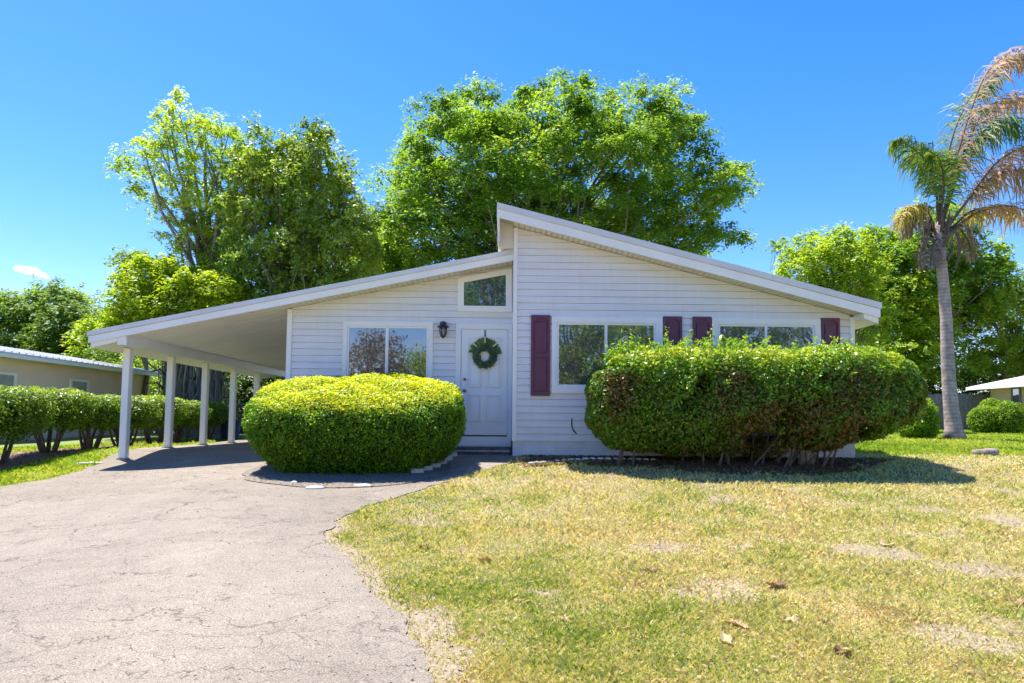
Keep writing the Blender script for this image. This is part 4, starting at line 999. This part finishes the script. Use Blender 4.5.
# ------------------------------------------------------------------ wooden fence
fY = 36.0
fl = empty('wooden_fence', (AX(945, 420, fY), fY, h(18, fY)), 'weathered grey wooden privacy fence behind the palm trunk', 'fence')
x0, x1 = AX(905, 400, fY), AX(1003, 400, fY); mb = MB(); x = x0; k = 0; g = np.random.default_rng(9)
while x < x1:
    zt_f = AZp(960, 394.5, fY) + g.uniform(-.03, .03) + (.03 if int((x - x0) / 2.4) % 2 else 0)
    mb.box(x, x + .135, fY + g.uniform(-.008, .008), fY + .022, h(x, fY) - .05, zt_f); x += .145
mb.build('boards', M['fence'], fl)
mb = MB()
for zz in (.4, 1.4): mb.box(x0, x1, fY + .03, fY + .07, h(16, fY) + zz, h(16, fY) + zz + .09)
mb.build('rail', M['fence'], fl)
for k in range(4): xx = x0 + k * 1.7; MB().box(xx, xx + .1, fY + .075, fY + .17, h(xx, fY), h(xx, fY) + 1.6).build('post', M['fence'], fl)

# chain-link fence behind the carport
cf = empty('wire_fence', (-10, 24.2, h(-10, 24.2)), 'low wire fence with a top rail at the back of the carport', 'fence')
zr_ = AZp(215, 404, 24.2); zg_ = h(-10, 24.2)
MB().tube([(-13, 24.2, zr_), (-7, 24.2, zr_)], .025, 8).build('rail', M['galv'], cf)
for x in (-12.6, -10.6, -8.6, -7.0): MB().tube([(x, 24.2, zg_ - .1), (x, 24.2, zr_ + .06)], .03, 8).build('post', M['galv'], cf)
mb = MB(); x = -13
while x < -7:
    hgt = zr_ - zg_
    for dx in (hgt * .7, -hgt * .7):
        mb.tube([(x, 24.2 + (.004 if dx > 0 else -.004), zg_), (x + dx, 24.2 + (.004 if dx > 0 else -.004), zr_ - .02)], .003, 3, cap=False)
    x += .09
mb.build('mesh', M['galv'], cf)
# blue tub
tb = G(232, 436); c = at(230, 427, 22.6)
zt_t = AZp(230, 421.5, 22.6); zb_t = h(c.x, 22.6)
tub = empty('storage_tub', (c.x, 22.6, zb_t), 'dark blue plastic tub on the ground at the back of the carport', 'tub')
MB().lathe(c.x, 22.6, [(.27, zb_t), (.33, zt_t - .03), (.34, zt_t)], 20).build('body', M['blue'], tub)
MB().lathe(c.x, 22.6, [(.36, zt_t + .002), (.365, zt_t + .03), (.30, zt_t + .045)], 20).build('rim', M['blue'], tub)

# ------------------------------------------------------------------ neighbour on the left
nb = empty('neighbour_house', (-17, 24, h(-17, 24)), 'long tan one-storey house with a white ribbed metal roof behind the left hedge', 'house')
EX = -14.2
e0 = at(0, 355.5, 1); 
ya, yb = 12.0, 28.5
ze = CAM_Z + 1.80; xw = EX - .55
zgn = h(xw, 22)
MB().box(xw - 8, xw, ya, yb, zgn - .3, ze - .02).build('wall', M['tanwall'], nb)
rb = MB(); slope = .16
rb.add([(EX, ya - .5, ze + .06), (EX, yb + .6, ze + .06), (EX - 4.6, yb + .6, ze + .06 + 4.6 * slope), (EX - 4.6, ya - .5, ze + .06 + 4.6 * slope), (EX - 9.2, yb + .6, ze + .06), (EX - 9.2, ya - .5, ze + .06),
        (EX, ya - .5, ze), (EX, yb + .6, ze), (EX - 9.2, yb + .6, ze), (EX - 9.2, ya - .5, ze)],
       [(0, 1, 2, 3), (3, 2, 4, 5), (6, 7, 1, 0), (5, 4, 8, 9), (9, 8, 7, 6), (0, 3, 5, 9, 6), (1, 7, 8, 4, 2)])
nr = rb.build('roof', M['metalroof'], nb)
rb = MB(); y = ya - .4
while y < yb + .6:
    rb.add([(EX, y, ze + .062), (EX, y + .06, ze + .062), (EX - 4.6, y + .06, ze + .062 + 4.6 * slope), (EX - 4.6, y, ze + .062 + 4.6 * slope), (EX, y + .015, ze + .10), (EX, y + .045, ze + .10), (EX - 4.6, y + .045, ze + .10 + 4.6 * slope), (EX - 4.6, y + .015, ze + .10 + 4.6 * slope)],
           [(0, 4, 5, 1), (0, 3, 7, 4), (1, 5, 6, 2), (4, 7, 6, 5)]); y += .3
rb.build('roof_ribs', M['metalroof'], nr)
MB().box(EX - .04, EX + .02, ya - .5, yb + .6, ze - .10, ze - .003).build('fascia', M['trim'], nr)
def nwin(p0, p1, ztop, zbot):
    # window on the wall facing us: y from sight lines
    ys_ = []
    for px in (p0, p1):
        d = ray(px, 385); ys_.append(d.y * xw / d.x)
    y0, y1 = ys_
    w = MB().box(xw + .002, xw + .05, y0, y1, ztop - .08, ztop).box(xw + .002, xw + .05, y0, y1, zbot, zbot + .08).box(xw + .002, xw + .05, y0, y0 + .1, zbot + .08, ztop - .08).box(xw + .002, xw + .05, y1 - .1, y1, zbot + .08, ztop - .08).build('window', M['trim'], nb)
    mb = MB(); z = zbot + .08
    while z < ztop - .1: mb.box(xw + .004, xw + .02, y0 + .1, y1 - .1, z, z + .045); z += .055
    mb.build('blind', M['blinds'], w)
nwin(-12, 15, CAM_Z + 1.32, CAM_Z + .2); nwin(69, 88, CAM_Z + 1.32, CAM_Z + .2)

# neighbour on the right: its side wall faces us, the eave runs away to the back corner
RX, RY0, RY1 = AX(991, 400, 35.3), 26.0, 35.3
zer = AZp(985, 388, 35.5); zgr = h(RX, 33)
nb2 = empty('neighbour_house', (RX + 4, 31, zgr), 'yellow-walled house with a pale low hipped roof at the right edge of the picture', 'house')
MB().box(RX, RX + 9, RY0, RY1, zgr - .3, zer + .02).build('wall', M['yellowwall'], nb2)
ex = AX(966.5, 388, 36.2); ey0, ey1 = RY0 - .9, 36.2; za = zer + .06
mb = MB(); hx = ex + 5.2
mb.add([(ex, ey0, za - .05), (ex + 10.4, ey0, za - .05), (ex + 10.4, ey1, za - .05), (ex, ey1, za - .05), (ex, ey0, za), (ex + 10.4, ey0, za), (ex + 10.4, ey1, za), (ex, ey1, za), (hx, ey0 + 4.5, za + 1.5), (hx, ey1 - 4.8, za + 1.5)],
       [(0, 3, 2, 1), (0, 1, 5, 4), (1, 2, 6, 5), (2, 3, 7, 6), (3, 0, 4, 7), (4, 5, 8), (5, 6, 9, 8), (6, 7, 9), (7, 4, 8, 9)])
rr = mb.build('roof', M['metalroof'], nb2)
MB().box(ex - .03, ex - .002, ey0, ey1, za - .16, za + .01).build('fascia', M['trim'], rr)
def wall_y(px): d = ray(px, 395); return d.y * RX / d.x
y1_, y0_ = wall_y(1013.5), wall_y(1020)
zw0, zw1 = AZp(1017, 409, y0_), AZp(1017, 386.5, y0_)
w = MB().box(RX - .05, RX - .002, y0_ - .1, y0_, zw0, zw1).box(RX - .05, RX - .002, y1_, y1_ + .1, zw0, zw1).box(RX - .05, RX - .002, y0_, y1_, zw1, zw1 + .1).box(RX - .05, RX - .002, y0_, y1_, zw0 - .1, zw0).build('window', M['fence'], nb2)
MB().box(RX - .03, RX - .002, y0_, y1_, zw0, zw1).build('pane', M['glass'], w)

# ------------------------------------------------------------------ wreath
M['wreath'] = leafmat('wreath_leaves', [(0, (.035, .08, .04)), (.5, (.10, .18, .09)), (1, (.26, .36, .20))], .25, .5, 1.2)
M['wreath_fan'] = leafmat('fern_fan', [(0, (.06, .11, .02)), (.5, (.12, .20, .035)), (1, (.24, .32, .07))], .25, .5, 1.2)
wc = at(484.8, 355.5, YL - .07); g = np.random.default_rng(88)
wr = empty('wreath', tuple(wc), 'dark green leafy wreath with a fern fan on top hanging on the front door', 'wreath')
n = 2600; th = g.uniform(0, 2 * np.pi, n); r = .168 + g.normal(size=n) * .030
P = np.stack([wc.x + r * np.cos(th), wc.y - .02 + g.normal(size=n) * .022, wc.z - .015 + r * np.sin(th) * 1.02], 1); P[:, 1] = np.minimum(P[:, 1], YL - .036)
rd = np.stack([np.cos(th), g.uniform(-.9, -.2, n), np.sin(th)], 1)
V, F = leaves(P, nrm(np.array([0, -1, .2]) + rand_unit(n, g) * .8), np.full(n, .05), .3, g)
V[:, 1] = np.minimum(V[:, 1], YL - .036)
np_mesh('foliage', V, F, M['wreath'], wr, np.clip(.45 + .25 * g.normal(size=n), 0, 1))
ring = [(wc.x + .175 * math.cos(a), wc.y + .01, wc.z + .175 * math.sin(a)) for a in np.linspace(0, 2 * math.pi, 33)]
MB().tube(ring, .018, 6, cap=False).build('ring', M['stem'], wr)
# fan of fern blades with pale ribs
V = []; F = []; T = []; b = 0
for k in range(150):
    a = g.uniform(R(2), R(178)); r0, r1_ = .15, .315 * g.uniform(.88, 1.03); d = Vector((math.cos(a), 0, math.sin(a))); s = Vector((-math.sin(a), 0, math.cos(a))) * .014; y = wc.y + .012 + g.uniform(-.012, .012)
    p = Vector((wc.x, y, wc.z + .03)); V += [p + d * r0 - s, p + d * r0 + s, p + d * r1_ + s * .6, p + d * r1_ - s * .6]; F.append((b, b + 1, b + 2, b + 3)); b += 4; T.append(g.random())
np_mesh('fern_fan', [tuple(v) for v in V], F, M['wreath_fan'], wr, T)
M['cream'] = simple('cream_ribbon', (.62, .66, .42), .6)
mb = MB()
for a, r0, r1_ in ((R(178), .24, .33), (R(138), .19, .32), (R(90), .21, .33), (R(42), .19, .32)):
    d = Vector((math.cos(a), 0, math.sin(a))); s = Vector((-math.sin(a), 0, math.cos(a))) * .011; p = Vector((wc.x, wc.y - .012, wc.z + .03))
    q = [p + d * r0 - s, p + d * r0 + s, p + d * r1_ + s, p + d * r1_ - s]
    mb.add([tuple(v) for v in q] + [tuple(v + Vector((0, -.006, 0))) for v in q], [(0, 1, 2, 3), (4, 7, 6, 5), (0, 4, 5, 1), (1, 5, 6, 2), (2, 6, 7, 3), (3, 7, 4, 0)])
mb.build('ribbon', M['cream'], wr)
MB().box(wc.x - .012, wc.x + .012, YL - .036, YL - .028, wc.z + .2, dz1 - .003).build('hanger', M['black'], wr)

# ------------------------------------------------------------------ stones, rocks, litter
def rock(name, p, sx, sy, sz, mat, label, cat, group=None, seed=0, rz=0):
    g = np.random.default_rng(seed); bm = bmesh.new(); bmesh.ops.create_icosphere(bm, subdivisions=2, radius=1)
    for v in bm.verts:
        q = v.co * 1.0; k = 1 + .16 * math.sin(q.x * 3 + seed) * math.cos(q.y * 4 + seed * 2) + .08 * g.normal()
        c = Vector((np.sign(q.x) * abs(q.x) ** .75, np.sign(q.y) * abs(q.y) ** .75, np.sign(q.z) * abs(q.z) ** .75)) * k
        v.co = (c.x * sx, c.y * sy, c.z * sz)
    me = bpy.data.meshes.new(name); bm.to_mesh(me); bm.free()
    for f in me.polygons: f.use_smooth = True
    o = bpy.data.objects.new(name, me); col.objects.link(o); me.materials.append(mat); o.location = p; o.rotation_euler.z = rz
    return tag(o, label, cat, group)
ORD = ['first', 'second', 'third', 'fourth', 'fifth', 'sixth', 'seventh', 'eighth', 'ninth', 'tenth', 'eleventh', 'twelfth', 'thirteenth', 'fourteenth']
sx = [531, 537, 543, 550, 557, 564, 571, 578, 586, 593, 601, 608, 616, 623, 631, 638, 646, 653]
sy = [463.8, 463.2, 462.6, 462.2, 461.2, 460.4, 460, 459.8, 459.5, 459.2, 459.2, 459.3, 459.3, 459.5, 459.5, 459.7, 460, 460]
for k, (x, y) in enumerate(zip(sx, sy)):
    p = G(x, y + 1.5); s = .045 + .012 * random.random() + (.012 if k in (8,) else 0)
    rock('edging_stone', (p.x, p.y, p.z + .02), s * 1.15, s * .8, s * .72, M['stone'] if k > 3 else M['concrete'], ('%s white edging stone of the mulch bed counted from the walkway end' if k > 3 else 'dull sunken stone, %s from the walkway at the start of the bed edging') % ORD[k - 4 if k > 3 else k], 'stone',
         'white edging stones along the mulch bed' if k > 3 else 'sunken edging stones at the walk', k, random.uniform(-.3, .3))
# brick edging at the right of the round bush
for k, (x, y) in enumerate([(452, 457), (447, 461), (441, 465), (434, 468.5), (426, 471.5), (417, 474)]):
    p = G(x, y); a = [-.9, -.8, -.65, -.5, -.35, -.25][k]
    o = MB().box(-.10, .10, -.035, .035, -.1, .085).build('edging_brick', M['concrete'], None, bevel=.01)
    o.location = (p.x, p.y, p.z); o.rotation_euler = (random.uniform(-.25, .1), random.uniform(-.15, .15), -a + 1.6 if False else 0.75 - .12 * k)
    tag(o, 'tilted concrete edging brick beside the round bush, %s one from the doorstep' % ORD[k], 'brick', 'edging bricks beside the round bush')
p = G(986, 456); rock('rock', (p.x, p.y, p.z + .05), .24, .16, .10, M['rock'], 'low brown rock lying on the lawn in front of the palm', 'rock', seed=31)
p = G(90, 464.5); o = rock('paver', (p.x, p.y, p.z + .01), .22, .12, .04, M['concrete'], 'flat pale broken paver at the grass edge left of the first post', 'paver', seed=33, rz=.5)
for k, (x, y, s) in enumerate([(315, 489, .13), (363, 487, .12), (294, 484, .05)]):
    p = G(x, y); rock('paver', (p.x, p.y, p.z + .012), s, s * .55, .03, M['stone'], ['flat white paver sunk in the dirt, left one below the round bush', 'flat white paver sunk in the dirt, right one below the round bush', 'small white stone in the dirt at the left foot of the round bush'][k], 'paver', seed=40 + k, rz=.1 * k)
# dry stump of fronds beneath the hedge
p = G(807, 466); g = np.random.default_rng(91)
df = []; V = []; F = []; T = []; b = 0
for k in range(26):
    a = g.normal() * .5; L = g.uniform(.16, .3); top = p + Vector((g.normal() * .03, g.normal() * .03, .30)); e = p + Vector((math.sin(a) * .16, g.uniform(-.12, .05), g.uniform(0, .1))); m = (top + e) / 2 + Vector((math.sin(a) * .06, -.03, .05)); s = Vector((.014, 0, 0))
    V += [top - s, top + s, m - s * 1.6, m + s * 1.6, e - s * .3, e + s * .3]; F += [(b, b + 1, b + 3, b + 2), (b + 2, b + 3, b + 5, b + 4)]; b += 6; t = g.random(); T += [t, t]
M['dryleaf'] = leafmat('dry_leaves', [(0, (.13, .07, .035)), (.4, (.30, .19, .09)), (.75, (.46, .34, .17)), (1, (.60, .50, .30))], .2, .7, 1.1)
M['dryplant'] = leafmat('bleached_leaves', [(0, (.28, .22, .14)), (1, (.55, .47, .33))], .2, .7, 1.0)
o = np_mesh('dry_plant', [tuple(v - p) for v in V], F, M['dryplant'], None, T); o.location = p
tag(o, 'tuft of drooping bleached dead leaves at the front of the mulch bed', 'plant')

# large fallen leaves (each a curled sheet of its own)
def fallen(px, py, L, rz, t, label, curl=.9):
    p = G(px, py); g = np.random.default_rng(int(px)); n = 22; V = [(0, 0, 0)]; F = []
    for ring, f in ((0, .5), (1, 1.)):
        for i in range(n):
            a = 2 * math.pi * i / n; lobe = 1 + .16 * math.cos(5 * a + g.uniform(0, 6)) * ring + .10 * g.normal() * ring
            x, y = .5 * L * f * lobe * math.cos(a), .30 * L * f * lobe * math.sin(a)
            z = curl * 1.4 * (y * y + .25 * x * x) / L + .10 * L * math.sin(3.1 * x / L * 2 + px) * f + .05 * L * g.normal() * ring
            V.append((x, y, max(z, -.01)))
    for i in range(n):
        k = (i + 1) % n; F.append((0, 1 + i, 1 + k, 1 + k)); F.append((1 + i, 1 + n + i, 1 + n + k, 1 + k))
    F3 = [(0, 1 + i, 1 + (i + 1) % n) for i in range(n)]; F4 = [(1 + i, 1 + n + i, 1 + n + (i + 1) % n, 1 + (i + 1) % n) for i in range(n)]
    mb = MB().add(V, F3 + F4)
    mb.tube([(-.5 * L, 0, .01), (-.72 * L, .03 * L, .02)], .0025, 4)
    o = mb.build('fallen_leaf', M['dryleaf'], None); o.location = (p.x, p.y, p.z + .022); o.rotation_euler = (g.uniform(-.3, .3), g.uniform(-.25, .25), rz * 2.2)
    at_ = o.data.attributes.new('tint', 'FLOAT', 'FACE'); at_.data.foreach_set('value', np.clip(t + .1 * g.normal(size=len(o.data.polygons)), 0, 1).astype(np.float32))
    tag(o, label, 'leaf', 'large dry leaves on the front lawn')
fallen(737, 628, .16, -.25, .8, 'tan fallen leaf, left of the row of leaves in the lower lawn')
fallen(793, 625, .12, -.3, .85, 'pale yellow fallen leaf in the middle of the lower lawn row')
fallen(822, 624, .10, .5, 1.0, 'whitish fallen leaf just right of the pale yellow leaf')
fallen(845, 656, .15, .2, .12, 'dark brown fallen leaf nearest the bottom centre-right of the lawn', .8)
fallen(727, 645, .13, -.7, .95, 'pale curled fallen leaf below the tan leaf', .7)
fallen(884, 546, .16, -.35, .78, 'golden leaf lying beside the bare sandy patch')
fallen(650, 573, .16, -.2, .2, 'brown curled leaf in the middle of the lawn', .7)
fallen(622, 583, .11, .9, .3, 'reddish brown leaf just left of the brown curled leaf')
fallen(486, 563, .13, .3, .35, 'rust-coloured leaf on the left part of the lawn')
fallen(777, 588, .17, .1, .2, 'dark twiggy leaf left of centre in the lower lawn', .9)
fallen(1018, 607, .15, .3, .45, 'brown leaf at the right edge of the lower lawn')
fallen(425, 550, .12, .4, .25, 'dark leaf near the driveway edge of the lawn')

# ------------------------------------------------------------------ grass
M['grass'] = leafmat('lawn_blades', [(0, (.17, .30, .03)), (.2, (.32, .42, .07)), (.45, (.58, .57, .19)), (.7, (.74, .67, .32)), (.9, (.82, .73, .47)), (1, (.44, .31, .16))], .35, .7, 1.1)
M['grass_green'] = leafmat('green_blades', [(0, (.13, .26, .015)), (.5, (.28, .42, .03)), (1, (.50, .52, .10))], .4, .6, 1.4)
def bare_at(x, y):
    b = np.full(len(x), -1.)
    nz = .35 * n2d(x, y, 81, 5) + .2 * n2d(x, y, 82, 14)
    for p, r in BARE:
        d = np.hypot((x - p.x) / (r * .9), (y - p.y) / (r * .6)); b = np.maximum(b, 1 - d)
    b2 = n2d(x, y, 83, 1.1) * .5 + .5 * n2d(x, y, 84, 3.1)
    fringe = 1 - (x - drive_right(y)) / np.interp(y, [1.5, 3.4, 4.3, 5.5, 7, 8, 10.2], [.32, .36, .52, .42, .22, .08, .06])
    b = np.maximum(np.maximum(b * .85, (b2 - .45) * 2.0), np.where(y < 10, fringe, -1) * .9)
    return b + nz
def blades(name, label, n, xr_, yr_, mat, mask, hgt, wid, seed, tintf, dens=None):
    g = np.random.default_rng(seed)
    # even density per picture area: more blades close to the camera
    t = g.random(n); y0, y1 = yr_; y = (y0 ** -1 + t * (y1 ** -1 - y0 ** -1)) ** -1 if dens is None else g.uniform(y0, y1, n)
    x = y * g.uniform(xr_[0], xr_[1], n)
    k = mask(x, y, g); x, y = x[k], y[k]; n = len(x)
    sc = np.clip(y / 6., .75, 3.2)
    z = hf(x, y); a = g.uniform(0, 2 * np.pi, n); L = hgt * g.uniform(.5, 1.5, n) * (1 + .55 * np.clip(n2d(x, y, 97, 2.4) + .5 * n2d(x, y, 98, 7), -.5, 1)) * np.clip(sc, .8, 1.6) ** .5; w = wid * g.uniform(.6, 1.4, n) * sc
    lean = g.uniform(.35, 2.0, n); d = np.stack([np.cos(a), np.sin(a)], 1); b = g.uniform(0, 2 * np.pi, n); s = np.stack([np.cos(b), np.sin(b)], 1) * w[:, None]
    base = np.stack([x, y, z], 1); hv = L / np.sqrt(1 + lean ** 2); hd = hv * lean
    V = np.empty((n, 4, 3)); V[:, 0] = base; V[:, 0, :2] -= s * .5; V[:, 1] = base; V[:, 1, :2] += s * .5
    mid = base.copy(); mid[:, :2] += d * (hd * .35)[:, None]; mid[:, 2] += hv * .7
    V[:, 2] = mid; V[:, 2, :2] += s * .4
    tip = base.copy(); tip[:, :2] += d * hd[:, None]; tip[:, 2] += hv
    V[:, 3] = tip
    F = np.arange(4 * n).reshape(n, 4)
    o = np_mesh(name, V.reshape(-1, 3), F, mat, None, tintf(x, y, g)); tag(o, label, 'grass', kind='stuff'); return o
def mulch_lo(x): return np.interp(x, mx_, my_, left=99, right=99)
def m_front(x, y, g):
    ok = (x > drive_right(y) + .0) & (y < np.where(x < mx_[0], 12.3, np.where(x > mx_[-1], 99, mulch_lo(x) + .04)))
    ok &= ~((x < .3) & (y > 12.0))
    b = bare_at(x, y); return ok & (g.random(len(x)) > np.clip(.2 + b * 1.5, .04, .86))
def t_front(x, y, g):
    p = .6 * n2d(x, y, 91, .8) + .5 * n2d(x, y, 92, 2.6) + .4 * n2d(x, y, 93, 8)
    far = np.clip((y - 12) / 3, 0, 1)
    return np.clip(.57 - .32 * p - .25 * far - .12 * np.clip(1 - np.abs(x - drive_right(y) - .8) / 1.2, 0, 1) + .26 * g.normal(size=len(x)), 0, 1)
blades('lawn_grass', 'short patchy straw-coloured lawn in front of the house', 470000, (-.35, .80), (3.0, 15.0), M['grass'], m_front, .038, .0065, 71, t_front)
def m_left(x, y, g):
    return (x < drive_left(y) - .0) & (x > -11.5) & ~((x < -9.0) & (x > -10.2) & (y > 10))
blades('lawn_grass', 'lush green grass strip between the driveway and the left hedge', 90000, (-1.0, -.42), (9.2, 24), M['grass_green'], m_left, .05, .007, 72, lambda x, y, g: np.clip(.5 + .3 * n2d(x, y, 95, 1.5) + .2 * g.normal(size=len(x)), 0, 1))
def m_right(x, y, g): return (x > 6.9) | (y > 24)
blades('lawn_grass', 'green side lawn around the foot of the palm', 110000, (.50, .80), (13.5, 37), M['grass_green'], m_right, .06, .009, 73, lambda x, y, g: np.clip(.55 + .4 * n2d(x, y, 96, .5) + .2 * g.normal(size=len(x)), 0, 1))

# leaf litter
def litter(name, label, n, gen, size, mat, seed, tr=(0, 1), cat='leaf litter'):
    g = np.random.default_rng(seed); x, y = gen(g, n); z = hf(x, y) + .03
    P = np.stack([x, y, z], 1); Nn = nrm(np.array([0, 0, 1.]) + rand_unit(len(x), g) * .5); V, F = leaves(P, Nn, np.full(len(x), size), .55, g)
    o = np_mesh(name, V, F, mat, None, g.uniform(*tr, len(x))); tag(o, label, cat, kind='stuff')
def gl(g, n):
    y = (1 / 3.2 + g.random(n) * (1 / 14 - 1 / 3.2)) ** -1; x = y * g.uniform(-.3, .8, n); k = (x > drive_right(y) + .05) & ((y < 10.8) | (x > 6.8)); return x[k], y[k]
litter('leaf_litter', 'scattered small dry leaves strewn over the front lawn', 2400, gl, .036, M['dryleaf'], 75, (0, .75))
def gm_(g, n):
    x = g.uniform(.3, 7, n); lo_ = np.interp(x, mx_, my_); y = lo_ - .22 + g.random(n) ** 1.3 * (12.7 - lo_); y = np.minimum(y, 12.45); return x, y
litter('leaf_litter', 'brown leaves covering the mulch bed under the long hedge', 9000, gm_, .055, M['dryleaf'], 76, (0, .6))
def gb_(g, n):
    a = g.uniform(0, 6.28, n); r = np.sqrt(g.uniform(.35, 1.1, n)); return BC.x + 1.58 * r * np.cos(a), BC.y - .32 + 1.4 * r * np.sin(a)
litter('leaf_litter', 'dry leaves and twigs in the dirt ring round the clipped bush', 900, gb_, .032, M['dryleaf'], 77, (0, .8))
def gh_(g, n): return g.uniform(-10.2, -8.9, n), g.uniform(11, 23, n)
litter('leaf_litter', 'fallen leaves under the left boundary hedge', 2500, gh_, .06, M['dryleaf'], 78, (0, .6))
# grit on the driveway
g = np.random.default_rng(79); n = 2600
y = (1 / 3.2 + g.random(n) * (1 / 12.5 - 1 / 3.2)) ** -1; x = y * g.uniform(-.8, .3, n); k = (x < drive_right(y) + .1) & (x > drive_left(y)); x, y = x[k], y[k]
edge = np.exp(-np.abs(x - drive_right(y)) / .5); k = g.random(len(x)) < .15 + .85 * edge; x, y = x[k], y[k]; n = len(x)
tet = np.array([(1, 0, -.3), (-.5, .87, -.3), (-.5, -.87, -.3), (0, 0, .8)]); s = g.uniform(.004, .012, n)
V = (np.stack([x, y, hf(x, y) + .014], 1)[:, None, :] + (tet[None] + g.normal(size=(n, 4, 3)) * .2) * s[:, None, None]).reshape(-1, 3)
i = np.arange(n) * 4; F = np.concatenate([np.stack([i + a, i + b, i + c], 1) for a, b, c in ((0, 1, 3), (1, 2, 3), (2, 0, 3), (0, 2, 1))])
o = np_mesh('driveway_grit', V, F, M['rock']); tag(o, 'loose grit and crumbs on the driveway', 'grit', kind='stuff')

# small white cloud
cm, nt, nd, lk, p = mat_new('cloud'); nd.remove(p); vol = nd.new('ShaderNodeVolumePrincipled'); vol.inputs['Color'].default_value = (1, 1, 1, 1); vol.inputs['Density'].default_value = .16; vol.inputs['Anisotropy'].default_value = .2
lk.new(vol.outputs[0], nd['Material Output'].inputs['Volume'])
bm = bmesh.new(); cc = at(33, 272, 900)
for k, (dx, dz, r) in enumerate([(-13, 3, 7), (-7, 1.5, 9), (1, -1, 9), (9, -4, 7), (15, -6, 4), (-4, 5, 5)]):
    m = Matrix.Translation((dx, k * 2 - 5, dz)) @ Matrix.Diagonal((1.25, 1.2, .6, 1)); bmesh.ops.create_icosphere(bm, subdivisions=3, radius=r, matrix=m)
for v in bm.verts: v.co += Vector((math.sin(v.co.z * 1.3 + v.co.x), math.cos(v.co.x * 1.1), math.sin(v.co.x * .9 + 2))) * .7
me = bpy.data.meshes.new('cloud'); bm.to_mesh(me); bm.free(); me.materials.append(cm)
o = bpy.data.objects.new('cloud', me); col.objects.link(o); o.location = cc; o['kind'] = 'structure'
